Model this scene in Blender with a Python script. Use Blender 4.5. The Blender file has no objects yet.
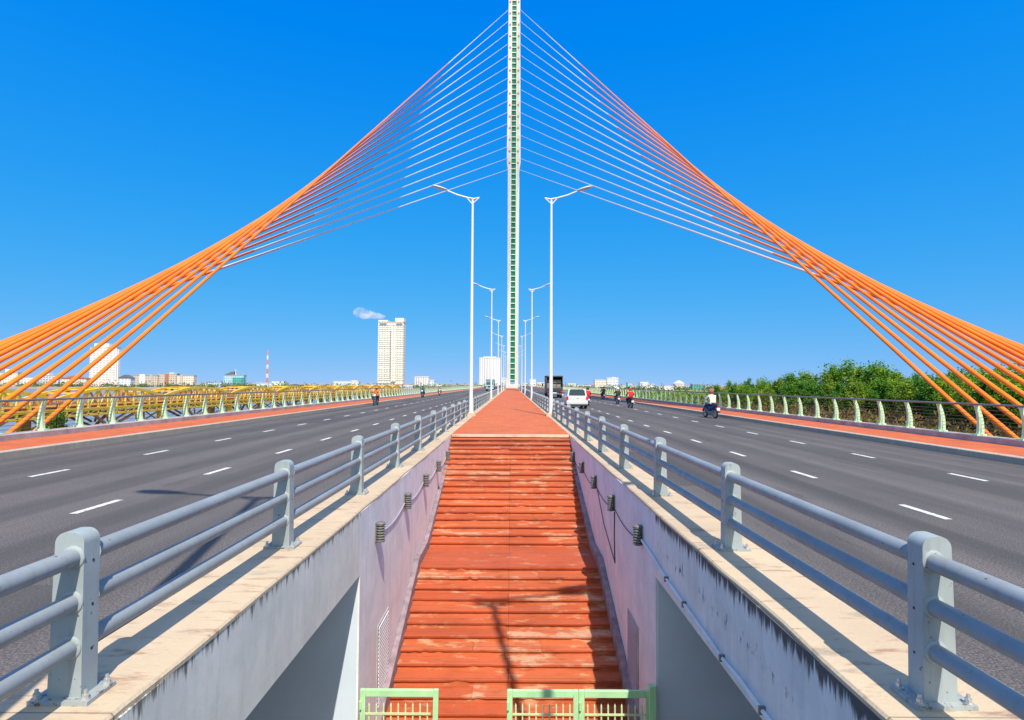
import bpy, bmesh, math, random
from mathutils import Vector, Matrix
R = math.radians
PI = math.pi
scene = bpy.context.scene
col = scene.collection

# ------------------------------------------------------------------ helpers
class MB:
    """collects plain shapes and links them as one mesh object"""
    def __init__(s): s.v = []; s.f = []; s.m = []
    def add(s, vs, fs, mi=0):
        o = len(s.v); s.v += [tuple(v) for v in vs]
        s.f += [tuple(i + o for i in f) for f in fs]; s.m += [mi] * len(fs)
    def box(s, x0, x1, y0, y1, z0, z1, mi=0):
        s.add([(x0,y0,z0),(x1,y0,z0),(x1,y1,z0),(x0,y1,z0),(x0,y0,z1),(x1,y0,z1),(x1,y1,z1),(x0,y1,z1)],
              [(0,3,2,1),(4,5,6,7),(0,1,5,4),(1,2,6,5),(2,3,7,6),(3,0,4,7)], mi)
    def bar(s, a, b, w, h=None, mi=0):
        h = h or w; a = Vector(a); b = Vector(b); d = (b - a).normalized()
        u = d.cross(Vector((0,0,1)))
        if u.length < 1e-4: u = Vector((1,0,0))
        u.normalize(); n = u.cross(d); vs = []
        for p in (a, b):
            for su, sn in ((-1,-1),(1,-1),(1,1),(-1,1)): vs.append(p + u*su*w/2 + n*sn*h/2)
        s.add(vs, [(3,2,1,0),(4,5,6,7),(0,1,5,4),(1,2,6,5),(2,3,7,6),(3,0,4,7)], mi)
    def tube(s, pts, r, n=10, mi=0, cap=True):
        pts = [Vector(p) for p in pts]; k = len(pts)
        rs = r if isinstance(r, (list, tuple)) else [r]*k
        vs = []; pu = None
        for i, p in enumerate(pts):
            d = (pts[min(i+1,k-1)] - pts[max(i-1,0)]).normalized()
            u = pu - d*pu.dot(d) if pu else d.cross(Vector((0,0,1)) if abs(d.z) < .9 else Vector((1,0,0)))
            u.normalize(); pu = u; w = d.cross(u)
            for j in range(n):
                a = 2*PI*j/n; vs.append(p + (u*math.cos(a) + w*math.sin(a))*rs[i])
        fs = [(i*n+j, i*n+(j+1)%n, (i+1)*n+(j+1)%n, (i+1)*n+j) for i in range(k-1) for j in range(n)]
        if cap: fs += [tuple(range(n-1,-1,-1)), tuple(range((k-1)*n, k*n))]
        s.add(vs, fs, mi)
    def prism(s, prof, a0, a1, axis='y', mi=0):
        """2-D profile pushed along an axis: 'y' reads (x,z), 'x' reads (y,z), 'z' reads (x,y)"""
        def P(q, a): return {'y': (q[0],a,q[1]), 'x': (a,q[0],q[1]), 'z': (q[0],q[1],a)}[axis]
        n = len(prof)
        s.add([P(q,a0) for q in prof] + [P(q,a1) for q in prof],
              [tuple(range(n)), tuple(range(2*n-1,n-1,-1))] + [(i,i+n,(i+1)%n+n,(i+1)%n) for i in range(n)], mi)
    def lathe(s, prof, c, n=16, axis='z', mi=0):
        vs = []
        for r_, h in prof:
            for j in range(n):
                a = 2*PI*j/n; x, y = r_*math.cos(a), r_*math.sin(a)
                vs.append((c[0]+x, c[1]+y, c[2]+h) if axis == 'z' else (c[0]+h, c[1]+x, c[2]+y) if axis == 'x' else (c[0]+x, c[1]+h, c[2]+y))
        k = len(prof)
        s.add(vs, [(i*n+j, i*n+(j+1)%n, (i+1)*n+(j+1)%n, (i+1)*n+j) for i in range(k-1) for j in range(n)] + [tuple(range(n-1,-1,-1)), tuple(range((k-1)*n,k*n))], mi)
    def mesh(s, name, mats):
        me = bpy.data.meshes.new(name); me.from_pydata(s.v, [], s.f)
        for m in (mats if isinstance(mats, (list, tuple)) else [mats]): me.materials.append(m)
        me.polygons.foreach_set('material_index', s.m)
        bm = bmesh.new(); bm.from_mesh(me); bmesh.ops.recalc_face_normals(bm, faces=bm.faces); bm.to_mesh(me); bm.free()
        me.update(); return me
    def build(s, name, mats, parent=None, smooth=False, bevel=0, loc=None, seg=2):
        o = bpy.data.objects.new(name, s.mesh(name, mats)); col.objects.link(o)
        if parent: o.parent = parent
        if loc: o.location = loc
        if smooth:
            o.data.polygons.foreach_set('use_smooth', [True]*len(o.data.polygons))
            o.data.set_sharp_from_angle(angle=R(38))
        if bevel:
            b = o.modifiers.new('bevel', 'BEVEL'); b.width = bevel; b.segments = seg; b.limit_method = 'ANGLE'; b.angle_limit = R(40)
            o.data.polygons.foreach_set('use_smooth', [True]*len(o.data.polygons)); o.data.set_sharp_from_angle(angle=R(38))
        return o

def tag(o, label=None, cat=None, group=None, kind=None):
    if label: o['label'] = label
    if cat: o['category'] = cat
    if group: o['group'] = group
    if kind: o['kind'] = kind
    return o
def thing(name, loc, label, cat, group=None, rz=0):
    o = bpy.data.objects.new(name, None); col.objects.link(o); o.location = loc; o.rotation_euler.z = rz
    o.empty_display_size = .2
    return tag(o, label, cat, group)
def copy_tree(o, parent=None):
    c = o.copy(); col.objects.link(c)
    if parent: c.parent = parent
    for ch in list(o.children): copy_tree(ch, c)
    return c
def put(name, mesh, parent, loc=(0,0,0)):
    o = bpy.data.objects.new(name, mesh); col.objects.link(o); o.parent = parent; o.location = loc; return o
ORD = ['first','second','third','fourth','fifth','sixth','seventh','eighth','ninth','tenth','eleventh','twelfth','thirteenth','fourteenth','fifteenth']

# ------------------------------------------------------------------ materials
def new_mat(name):
    m = bpy.data.materials.new(name); m.use_nodes = True
    nt = m.node_tree; return m, nt, nt.nodes['Principled BSDF']
def N(nt, t, **kw):
    n = nt.nodes.new(t)
    for k, v in kw.items(): setattr(n, k, v)
    return n
def L(nt, a, b): nt.links.new(a, b)
def coords(nt, scale=(1,1,1), what='Object'):
    tc = N(nt, 'ShaderNodeTexCoord'); mp = N(nt, 'ShaderNodeMapping'); mp.inputs['Scale'].default_value = scale
    L(nt, tc.outputs[what], mp.inputs['Vector']); return mp.outputs['Vector']
def world(nt, scale=(1,1,1)):
    g = N(nt, 'ShaderNodeNewGeometry'); mp = N(nt, 'ShaderNodeMapping'); mp.inputs['Scale'].default_value = scale
    L(nt, g.outputs['Position'], mp.inputs['Vector']); return mp.outputs['Vector']
def noise(nt, vec, scale, detail=4, rough=.6):
    n = N(nt, 'ShaderNodeTexNoise'); n.inputs['Scale'].default_value = scale; n.inputs['Detail'].default_value = detail; n.inputs['Roughness'].default_value = rough
    L(nt, vec, n.inputs['Vector']); return n.outputs['Fac']
def ramp(nt, fac, stops):
    r = N(nt, 'ShaderNodeValToRGB'); e = r.color_ramp.elements
    while len(e) < len(stops): e.new(.5)
    for el, (p, c) in zip(e, stops): el.position = p; el.color = (*c, 1) if len(c) == 3 else c
    L(nt, fac, r.inputs['Fac']); return r.outputs['Color']
def mix(nt, fac, a, b, mode='MIX'):
    m = N(nt, 'ShaderNodeMix', data_type='RGBA', blend_type=mode)
    for sock, v in ((m.inputs[0], fac), (m.inputs[6], a), (m.inputs[7], b)):
        if isinstance(v, (int, float)): sock.default_value = v
        elif isinstance(v, tuple): sock.default_value = (*v, 1)
        else: L(nt, v, sock)
    return m.outputs[2]
def math_(nt, op, a, b=0.0, clamp=False):
    m = N(nt, 'ShaderNodeMath', operation=op, use_clamp=clamp)
    for sock, v in ((m.inputs[0], a), (m.inputs[1], b)):
        if isinstance(v, (int, float)): sock.default_value = v
        else: L(nt, v, sock)
    return m.outputs[0]
def bump(nt, bs, h, strength, dist=.02):
    b = N(nt, 'ShaderNodeBump'); b.inputs['Strength'].default_value = strength; b.inputs['Distance'].default_value = dist
    L(nt, h, b.inputs['Height']); L(nt, b.outputs['Normal'], bs.inputs['Normal'])
def B3(): return (0,0,0)
W3 = (1,1,1)
def plain(name, c, rough=.6, metal=0, var=.12, scale=3, spec=None, bmp=0):
    m, nt, bs = new_mat(name); bs.inputs['Roughness'].default_value = rough; bs.inputs['Metallic'].default_value = metal
    if spec is not None: bs.inputs['Specular IOR Level'].default_value = spec
    n = noise(nt, coords(nt), scale)
    d = tuple(x*(1-var) for x in c); b = tuple(min(1, x*(1+var)) for x in c)
    L(nt, ramp(nt, n, [(.3, d), (.7, b)]), bs.inputs['Base Color'])
    if bmp: bump(nt, bs, noise(nt, coords(nt), scale*12), bmp)
    return m
M = {}
def asphalt():
    m, nt, bs = new_mat('asphalt'); bs.inputs['Roughness'].default_value = .85
    bs.inputs['Specular IOR Level'].default_value = .25
    w = world(nt); fine = noise(nt, w, 55, 3, .7); med = noise(nt, w, .7, 5); lane = noise(nt, world(nt, (.9,.012,1)), 1.3, 3)
    c = ramp(nt, fine, [(.30, (.045,.042,.041)), (.5, (.098,.091,.088)), (.72, (.22,.20,.185))])
    c = mix(nt, .55, c, ramp(nt, med, [(.3, (.5,.5,.52)), (.7, (.66,.64,.62))]), 'OVERLAY')
    c = mix(nt, .7, c, ramp(nt, lane, [(.35, (.33,.33,.34)), (.65, (.63,.62,.61))]), 'OVERLAY')
    oil = noise(nt, world(nt, (1.6,.30,1)), 1.1, 6, .7); c = mix(nt, ramp(nt, oil, [(.58,(0,0,0)),(.74,(.55,.55,.55))]), c, (.035,.034,.034))
    g = N(nt, 'ShaderNodeNewGeometry'); sp = N(nt, 'ShaderNodeSeparateXYZ'); L(nt, g.outputs['Position'], sp.inputs[0])
    ax = math_(nt, 'ABSOLUTE', sp.outputs['X']); tr = math_(nt, 'COSINE', math_(nt, 'MULTIPLY', math_(nt, 'SUBTRACT', ax, 3.75), 2*PI/1.6))   # polished wheel tracks
    tr = math_(nt, 'MULTIPLY', math_(nt, 'ADD', tr, .2), noise(nt, world(nt, (1,.05,1)), .9, 4), True); c = mix(nt, ramp(nt, tr, [(.15,(0,0,0)),(.6,(.42,.42,.42))]), c, (.055,.052,.051))
    cell = N(nt, 'ShaderNodeCombineXYZ'); L(nt, math_(nt, 'FLOOR', math_(nt, 'MULTIPLY', math_(nt, 'ADD', sp.outputs['X'], .4), .62)), cell.inputs[0]); L(nt, math_(nt, 'FLOOR', math_(nt, 'MULTIPLY', sp.outputs['Y'], .19)), cell.inputs[1])
    wn = N(nt, 'ShaderNodeTexWhiteNoise', noise_dimensions='2D'); L(nt, cell.outputs[0], wn.inputs['Vector'])
    c = mix(nt, ramp(nt, wn.outputs['Value'], [(.94,(0,0,0)),(.941,(.5,.5,.5))]), c, (.060,.058,.058))                                           # mended patches
    L(nt, c, bs.inputs['Base Color']); bump(nt, bs, fine, .5, .01); return m
def tile(name, c1, c2, sx, sy, joint=(.25,.08,.05), rot=0, stain=(.7,.5,.38), smin=.62, scale3=(1,1,1)):
    m, nt, bs = new_mat(name); bs.inputs['Roughness'].default_value = .75; bs.inputs['Specular IOR Level'].default_value = .3
    w = world(nt, scale3); br = N(nt, 'ShaderNodeTexBrick'); L(nt, w, br.inputs['Vector'])
    br.inputs['Scale'].default_value = 1; br.inputs['Brick Width'].default_value = sx; br.inputs['Row Height'].default_value = sy
    br.inputs['Mortar Size'].default_value = .006; br.inputs['Color1'].default_value = (*c1,1); br.inputs['Color2'].default_value = (*c2,1); br.inputs['Mortar'].default_value = (*joint,1)
    br.offset = 0
    big = noise(nt, w, .9, 6, .65); c = mix(nt, .6, br.outputs['Color'], ramp(nt, big, [(.3,(.40,.40,.40)),(.7,(.62,.60,.58))]), 'OVERLAY')
    st = noise(nt, world(nt, (1,2.2,2.2)), 1.7, 7, .68)
    c = mix(nt, ramp(nt, st, [(smin,(0,0,0)),(smin+.09,(.75,.75,.75))]), c, stain)
    st2 = noise(nt, world(nt, (.7,3,3)), 2.9, 6, .7)
    c = mix(nt, ramp(nt, st2, [(.55,(0,0,0)),(.68,(.6,.6,.6))]), c, (.22,.05,.02))
    L(nt, c, bs.inputs['Base Color']); bump(nt, bs, noise(nt, w, 40, 4), .25); return m
def streaked(name, base, dark, top, span, amount, mid=None):
    """weathered wall: streaks run down from the coping at height top"""
    m, nt, bs = new_mat(name); bs.inputs['Roughness'].default_value = .8; bs.inputs['Specular IOR Level'].default_value = .25
    g = N(nt, 'ShaderNodeNewGeometry'); sep = N(nt, 'ShaderNodeSeparateXYZ'); L(nt, g.outputs['Position'], sep.inputs[0])
    cloud = noise(nt, world(nt), 2.2, 6, .65)
    c = mix(nt, 1.0, base, ramp(nt, cloud, [(.3,(.78,.79,.80)),(.7,(1,1,1))]), 'MULTIPLY')
    soft = noise(nt, world(nt, (6,6,.7)), 1.6, 5, .7)
    c = mix(nt, ramp(nt, soft, [(.48,(0,0,0)),(.75,(.5,.5,.5))]), c, tuple(x*.62 for x in base))
    fall = math_(nt, 'DIVIDE', math_(nt, 'SUBTRACT', top, sep.outputs['Z']), span)          # 0 at the coping, 1 at the streak ends
    k = noise(nt, world(nt, (9,9,.55)), 1.5, 5, .75)
    lim = math_(nt, 'SUBTRACT', math_(nt, 'MULTIPLY', k, 1.25), fall)
    c = mix(nt, ramp(nt, math_(nt, 'MULTIPLY', lim, 1.0), [(amount,(0,0,0)),(amount+.13,(.9,.9,.9))]), c, dark)
    if mid:
        band = math_(nt, 'ABSOLUTE', math_(nt, 'SUBTRACT', sep.outputs['Z'], mid)); band = math_(nt, 'DIVIDE', band, .12)
        k2 = noise(nt, world(nt, (7,7,2)), 1.7, 6, .75)
        c = mix(nt, ramp(nt, math_(nt, 'SUBTRACT', k2, math_(nt, 'MULTIPLY', band, .12)), [(.53,(0,0,0)),(.60,(.9,.9,.9))]), c, dark)
    L(nt, c, bs.inputs['Base Color']); bump(nt, bs, noise(nt, world(nt), 30, 5), .07); return m
def facade(name, wall, win, wx, wz, mx, off=0):
    m, nt, bs = new_mat(name); bs.inputs['Roughness'].default_value = .6
    tc = N(nt, 'ShaderNodeTexCoord'); sep = N(nt, 'ShaderNodeSeparateXYZ'); L(nt, tc.outputs['Object'], sep.inputs[0])
    cb = N(nt, 'ShaderNodeCombineXYZ'); L(nt, math_(nt, 'ADD', sep.outputs['X'], sep.outputs['Y']), cb.inputs[0]); L(nt, sep.outputs['Z'], cb.inputs[1])
    br = N(nt, 'ShaderNodeTexBrick'); L(nt, cb.outputs[0], br.inputs['Vector']); br.offset = off
    br.inputs['Scale'].default_value = 1; br.inputs['Brick Width'].default_value = wx; br.inputs['Row Height'].default_value = wz; br.inputs['Mortar Size'].default_value = mx
    br.inputs['Mortar Smooth'].default_value = 0; br.inputs['Color1'].default_value = (*win,1); br.inputs['Color2'].default_value = (*(x*.8 for x in win),1); br.inputs['Mortar'].default_value = (*wall,1)
    L(nt, mix(nt, .5, br.outputs['Color'], ramp(nt, noise(nt, coords(nt), .08, 4), [(.3,(.44,.44,.44)),(.7,(.56,.56,.56))]), 'OVERLAY'), bs.inputs['Base Color']); return m
def foliage(name, dark, mid, light, scale=.7):
    m, nt, bs = new_mat(name); bs.inputs['Roughness'].default_value = .7; bs.inputs['Specular IOR Level'].default_value = .2
    n = noise(nt, coords(nt), scale, 3); n2 = noise(nt, coords(nt), scale*7, 2)
    c = ramp(nt, math_(nt, 'ADD', math_(nt, 'MULTIPLY', n, .65), math_(nt, 'MULTIPLY', n2, .35)), [(.36,dark),(.5,mid),(.64,light)])
    L(nt, c, bs.inputs['Base Color'])
    tr = N(nt, 'ShaderNodeBsdfTranslucent'); L(nt, c, tr.inputs['Color']); ms = N(nt, 'ShaderNodeMixShader'); ms.inputs[0].default_value = .3
    out = nt.nodes['Material Output']; L(nt, bs.outputs[0], ms.inputs[1]); L(nt, tr.outputs[0], ms.inputs[2]); L(nt, ms.outputs[0], out.inputs['Surface']); return m
def cable_paint(name, c, chips):
    m, nt, bs = new_mat(name); bs.inputs['Roughness'].default_value = .38
    n = noise(nt, coords(nt), .6, 4); L(nt, ramp(nt, n, [(.3, c), (.7, chips)]), bs.inputs['Base Color']); return m

M['asphalt'] = asphalt()
M['line'], nt, bs = new_mat('road_paint'); bs.inputs['Roughness'].default_value = .75
L(nt, mix(nt, ramp(nt, noise(nt, world(nt), 14, 5, .75), [(.50,(0,0,0)),(.64,(.85,.85,.85))]), (.70,.69,.65), (.16,.15,.145)), bs.inputs['Base Color'])
M['stair'] = tile('red_step_tile', (.50,.115,.044), (.43,.095,.036), 2.02, .31, smin=.555, stain=(.58,.33,.18))
M['stair_b'] = tile('orange_step_tile', (.53,.135,.05), (.47,.115,.045), 2.02, .31, smin=.56, stain=(.60,.36,.2))
M['stair_c'] = tile('worn_step_tile', (.52,.145,.062), (.46,.125,.054), 2.02, .31, smin=.50, stain=(.56,.36,.23))
M['stair_d'] = tile('dark_step_tile', (.46,.095,.036), (.41,.085,.033), 2.02, .31, smin=.57, stain=(.45,.27,.17))
M['riser'] = tile('paler_riser_tile', (.56,.165,.065), (.50,.14,.055), 2.02, .31, smin=.54, stain=(.62,.40,.24))
M['stairtop'] = plain('pale_step_edge', (.62,.42,.30), .8, var=.3, scale=2)
M['paver'] = tile('orange_paver', (.57,.15,.048), (.51,.13,.042), .33, .33, joint=(.45,.12,.05), smin=.70, stain=(.62,.40,.25))
M['sidewalk'] = tile('sidewalk_paver', (.56,.14,.046), (.49,.118,.04), .3, .3, joint=(.42,.12,.05), smin=.70, stain=(.6,.36,.22))
M['kerb'] = streaked('kerb_stone', (.50,.42,.33), (.10,.09,.08), .27, .5, .50)
M['parapet'] = plain('parapet_concrete', (.40,.37,.36), .8, var=.25, scale=2)
M['coping'] = tile('cream_coping', (.57,.46,.32), (.53,.42,.29), 40, 2.9, joint=(.30,.24,.17), smin=.57, stain=(.36,.31,.24), scale3=(1,1,1))
M['girderL'] = streaked('sunlit_girder_concrete', (.88,.84,.74), (.13,.12,.10), .18, .5, .50)  # base lighter and warmer than the mouldy girder, grazing sun put into the colour
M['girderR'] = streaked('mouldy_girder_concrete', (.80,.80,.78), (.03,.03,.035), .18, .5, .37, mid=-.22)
M['wallL'] = streaked('sunlit_wall_paint', (.87,.85,.84), (.48,.44,.45), .18, 1.2, .62)  # sunlit copy of the stairwell paint, warmer and lighter in the colour itself
M['wallR'] = streaked('shaded_wall_paint', (.80,.80,.83), (.36,.35,.40), .18, 1.2, .62)  # shaded copy of the same paint, its shade put in as a cooler tint
M['white'] = plain('white_paint', (.78,.79,.78), .6, var=.07, scale=1.2)
M['palewall'] = plain('blue_shade_wall_paint', (.58,.67,.75), .7, var=.08, scale=.8)  # white wall tinted blue, the underpass shade put into its colour
M['floor'] = plain('underpass_concrete', (.30,.29,.27), .85, var=.25, scale=1)
def worn_paint(name, c, ct=.68):
    m, nt, bs = new_mat(name); w = world(nt); bs.inputs['Roughness'].default_value = .45
    base = ramp(nt, noise(nt, w, 1.8, 6, .65), [(.3, tuple(x*.84 for x in c)), (.7, tuple(x*1.10 for x in c))])
    run = noise(nt, world(nt, (14,14,1.2)), 1.3, 5, .7); base = mix(nt, ramp(nt, run, [(.52,(0,0,0)),(.74,(.45,.45,.45))]), base, (.20,.19,.165))
    chip = noise(nt, w, 26, 3, .6); base = mix(nt, ramp(nt, chip, [(ct,(0,0,0)),(ct+.03,(.85,.85,.85))]), base, (.15,.075,.04))
    L(nt, base, bs.inputs['Base Color']); L(nt, ramp(nt, noise(nt, w, 7, 4), [(.3,(.34,.34,.34)),(.7,(.62,.62,.62))]), bs.inputs['Roughness']); bump(nt, bs, noise(nt, w, 60, 3), .08, .004); return m
M['rail'] = worn_paint('blue_grey_rail_paint', (.27,.305,.325)); M['post'] = worn_paint('blue_grey_post_paint', (.34,.395,.40)); M['platepaint'] = worn_paint('rusting_plate_paint', (.33,.37,.37), .58)
M['hole'] = plain('dark_bolt_hole', (.02,.02,.02), .6)
M['steel'] = plain('galvanised_steel', (.55,.56,.55), .4, .6, var=.2, scale=20)
M['skirt'] = plain('purple_skirting_stone', (.27,.20,.22), .8, var=.35, scale=5)
M['black'] = plain('black_metal', (.03,.03,.032), .5)
M['cablebox'] = plain('grey_fixture', (.16,.15,.14), .5, var=.2, scale=20)
M['lampglass'] = plain('frosted_glass', (.65,.62,.52), .25)
M['conduit'] = plain('pale_pipe', (.66,.70,.72), .5)
M['greycable'] = plain('grey_lavender_cable', (.42,.39,.43), .7)
M['gate'] = plain('light_green_gate_paint', (.42,.72,.38), .5, var=.10, scale=5)
M['gatebar'] = plain('cream_green_bar_paint', (.58,.70,.36), .5, var=.10, scale=5)
M['lamp'] = plain('lamp_white_paint', (.66,.69,.69), .4, var=.05, scale=2)
M['lamphead'] = plain('lamp_head_grey', (.55,.54,.52), .4)
M['pylon'] = plain('white_pylon_paint', (.58,.60,.56), .6, var=.06, scale=.15)
M['pylonglass'] = plain('green_pylon_glazing', (.012,.17,.095), .25, var=.35, scale=.5, spec=.6)
M['bars'] = plain('glazing_bar_paint', (.62,.72,.64), .5)
M['socket'] = plain('rusty_cable_socket', (.55,.24,.10), .7)
M['orange'] = cable_paint('orange_cable_sheath', (.90,.235,.007), (.85,.175,.005))
M['pale'] = cable_paint('pale_cable_sheath', (.76,.62,.62), (.70,.54,.53))
M['cap'] = plain('dark_cable_cap', (.04,.03,.03), .5)
M['greenpost'] = plain('pale_green_post_paint', (.56,.76,.48), .5, var=.15, scale=8)
M['handrail'] = plain('dark_grey_handrail', (.20,.19,.21), .45, .3, var=.15)
M['wire'] = plain('thin_rail_wire', (.16,.11,.10), .5, .3)
M['concrete'] = plain('deck_concrete', (.36,.35,.33), .85, var=.2, scale=.4)
M['yellow'] = plain('yellow_truss_paint', (.98,.54,.028), .6, var=.2, scale=.6)
M['yellowpale'] = plain('pale_yellow_rail_paint', (.97,.60,.09), .6, var=.2, scale=.6)
M['rust'] = plain('brown_rusty_steel', (.52,.20,.05), .8, var=.35, scale=.8)
M['orangepier'] = plain('orange_yellow_pier_paint', (.98,.48,.02), .6, var=.2, scale=.6)
M['bark'] = plain('tree_bark', (.12,.075,.05), .9, var=.3, scale=4)
M['leafA'] = foliage('leaf_green', (.045,.12,.012), (.15,.31,.022), (.33,.50,.045))
M['leafB'] = foliage('leaf_olive', (.06,.12,.014), (.19,.31,.025), (.37,.49,.05))
M['leafC'] = foliage('leaf_blue_green', (.03,.11,.018), (.095,.26,.03), (.22,.42,.05))
M['brush'] = foliage('dry_undergrowth', (.08,.045,.016), (.22,.13,.035), (.22,.25,.045), .35)
M['soil'] = plain('bank_soil', (.11,.105,.045), .95, var=.35, scale=.3)
M['farground'] = plain('far_bank_ground', (.33,.29,.23), .95, var=.2, scale=.01)

# ------------------------------------------------------------------ camera and light
cam = bpy.data.cameras.new('camera'); co = bpy.data.objects.new('camera', cam); col.objects.link(co)
cam.lens = 20; cam.sensor_width = 36; cam.clip_start = .05; cam.clip_end = 30000
pitch = math.atan(24/568.9)
co.location = (.04, 0, 1.85)
co.rotation_euler = (Matrix.Rotation(PI/2 + pitch, 3, 'X') @ Matrix.Rotation(R(.3), 3, 'Z')).to_euler()
scene.camera = co
SUN = Vector((.172, -.733, 1)).normalized()
sd = bpy.data.lights.new('sun', 'SUN'); so = bpy.data.objects.new('sun', sd); col.objects.link(so)
sd.energy = 4.2; sd.angle = R(.5); sd.color = (1, .91, .78)
so.rotation_euler = SUN.to_track_quat('Z', 'Y').to_euler(); so.location = (0, 0, 60)
SKY_R, SKY_G, SKY_B = 2.5, 2.42, 5.9
wd = bpy.data.worlds.new('World'); scene.world = wd; wd.use_nodes = True; nt = wd.node_tree
sky = N(nt, 'ShaderNodeTexSky'); sky.sky_type = 'NISHITA'; sky.sun_disc = False
sky.sun_elevation = math.asin(SUN.z); sky.sun_rotation = math.atan2(SUN.x, SUN.y)
sky.altitude = 0; sky.air_density = 1.0; sky.dust_density = 0; sky.ozone_density = 6.0
tcs = N(nt, 'ShaderNodeTexCoord'); up_ = N(nt, 'ShaderNodeVectorMath', operation='ADD'); up_.inputs[1].default_value = (0,0,.15)
L(nt, tcs.outputs['Generated'], up_.inputs[0]); L(nt, up_.outputs[0], sky.inputs['Vector'])
sp_ = N(nt, 'ShaderNodeSeparateColor'); L(nt, sky.outputs[0], sp_.inputs[0]); cb_ = N(nt, 'ShaderNodeCombineColor')      # deep, polarised-looking blue
L(nt, math_(nt, 'MAXIMUM', math_(nt, 'MULTIPLY', math_(nt, 'SUBTRACT', sp_.outputs[0], math_(nt, 'MULTIPLY', sp_.outputs[2], .245)), SKY_R), 0.0), cb_.inputs[0])
L(nt, math_(nt, 'MULTIPLY', math_(nt, 'POWER', math_(nt, 'MAXIMUM', math_(nt, 'SUBTRACT', sp_.outputs[1], .8), .01), .38), SKY_G), cb_.inputs[1])
L(nt, math_(nt, 'MULTIPLY', math_(nt, 'POWER', sp_.outputs[2], .06), SKY_B), cb_.inputs[2])
dt_ = N(nt, 'ShaderNodeVectorMath', operation='DOT_PRODUCT'); dt_.inputs[1].default_value = SUN; L(nt, tcs.outputs['Generated'], dt_.inputs[0])    # wide pale glow round the sun, added behind the view to warm ambient light
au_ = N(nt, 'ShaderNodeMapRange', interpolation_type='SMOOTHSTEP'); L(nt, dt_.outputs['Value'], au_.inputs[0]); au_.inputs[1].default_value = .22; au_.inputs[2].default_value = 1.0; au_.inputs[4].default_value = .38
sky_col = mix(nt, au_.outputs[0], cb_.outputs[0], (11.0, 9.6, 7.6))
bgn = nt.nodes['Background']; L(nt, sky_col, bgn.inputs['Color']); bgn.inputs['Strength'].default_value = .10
vs = scene.view_settings; vs.view_transform = 'Standard'; vs.look = 'None'; vs.gamma = 1; vs.exposure = .5; vs.use_curve_mapping = False
scene.cycles.max_bounces = 8; scene.cycles.volume_bounces = 6

# ------------------------------------------------------------------ setting: ground, water, deck, roads
def struct(name, b, m, **k): return tag(b.build(name, m, **k), kind='structure')
WZ = -6.2
m, nt, bs = new_mat('river_water'); bs.inputs['Roughness'].default_value = .35; bs.inputs['Base Color'].default_value = (.22,.24,.25,1)
bump(nt, bs, noise(nt, world(nt, (1,2.2,1)), .8, 5), .12, .1); M['water'] = m
b = MB(); b.box(-9000, 9000, -400, 700, WZ-1, WZ); struct('river', b, M['water'])
b = MB(); b.box(-14000, 14000, 640, 14000, -9, -4); struct('far_bank', b, M['farground'])
b = MB(); b.prism([(14.8,-3.9),(26,-3.3),(60,-3.1),(700,-3.1),(700,-8),(14.8,-8)], -60, 330, 'y'); struct('right_bank', b, M['soil'])
b = MB(); b.prism([(-14.8,-3.9),(-19,-4.4),(-27,-5.6),(-32,-8),(-14.8,-8)], -60, 31, 'y'); struct('left_bank', b, M['soil'])
b = MB(); b.box(-14.8, 14.8, -3, 19, -8, -3.95); struct('underpass_floor', b, M['floor'])
b = MB()
for s in (-1, 1):
    x0, x1 = sorted((s*2.02, s*14.75)); b.box(x0, x1, 7.9, 640, -1.3, -.02)
    x0, x1 = sorted((s*2.60, s*14.75)); b.box(x0, x1, -3, 7.52, -.62, -.02)
b.box(-2.0, 2.0, 18.8, 640, -1.3, .10); b.box(-14.75, 14.75, -70, -3, -7.9, -.02)
struct('bridge_deck', b, M['concrete'])
b = MB()
for s in (-1, 1):
    x0, x1 = sorted((s*2.58, s*12.1)); b.box(x0, x1, -70, 640, -.02, 0)
struct('road', b, M['asphalt'])
b = MB(); random.seed(4)
for x, st in ((-6.1, 8.06-6.92), (-9.3, 11.13-10.38), (6.12, 8.0-6.92), (9.34, 11.22-10.38)):
    for k in range(-3, 92):
        y = st + 3.46*k; b.box(x-.055, x+.055, y, y+.95, .002, .005)
struct('lane_markings', b, M['line'])
b = MB()
for s in (-1, 1):
    x0, x1 = sorted((s*12.1, s*12.36)); b.box(x0, x1, -70, 640, -.02, .17)
struct('kerb', b, M['kerb'], bevel=.02)
b = MB()
for s in (-1, 1):
    x0, x1 = sorted((s*12.36, s*14.28)); b.box(x0, x1, -70, 640, -.02, .165)
struct('sidewalk', b, M['sidewalk'])
b = MB(); b.box(-1.93, 1.93, 18.70, 640, .10, .2); b.box(-1.93, 1.93, -70, -3, -.02, .2); struct('walkway', b, M['paver'])

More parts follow.
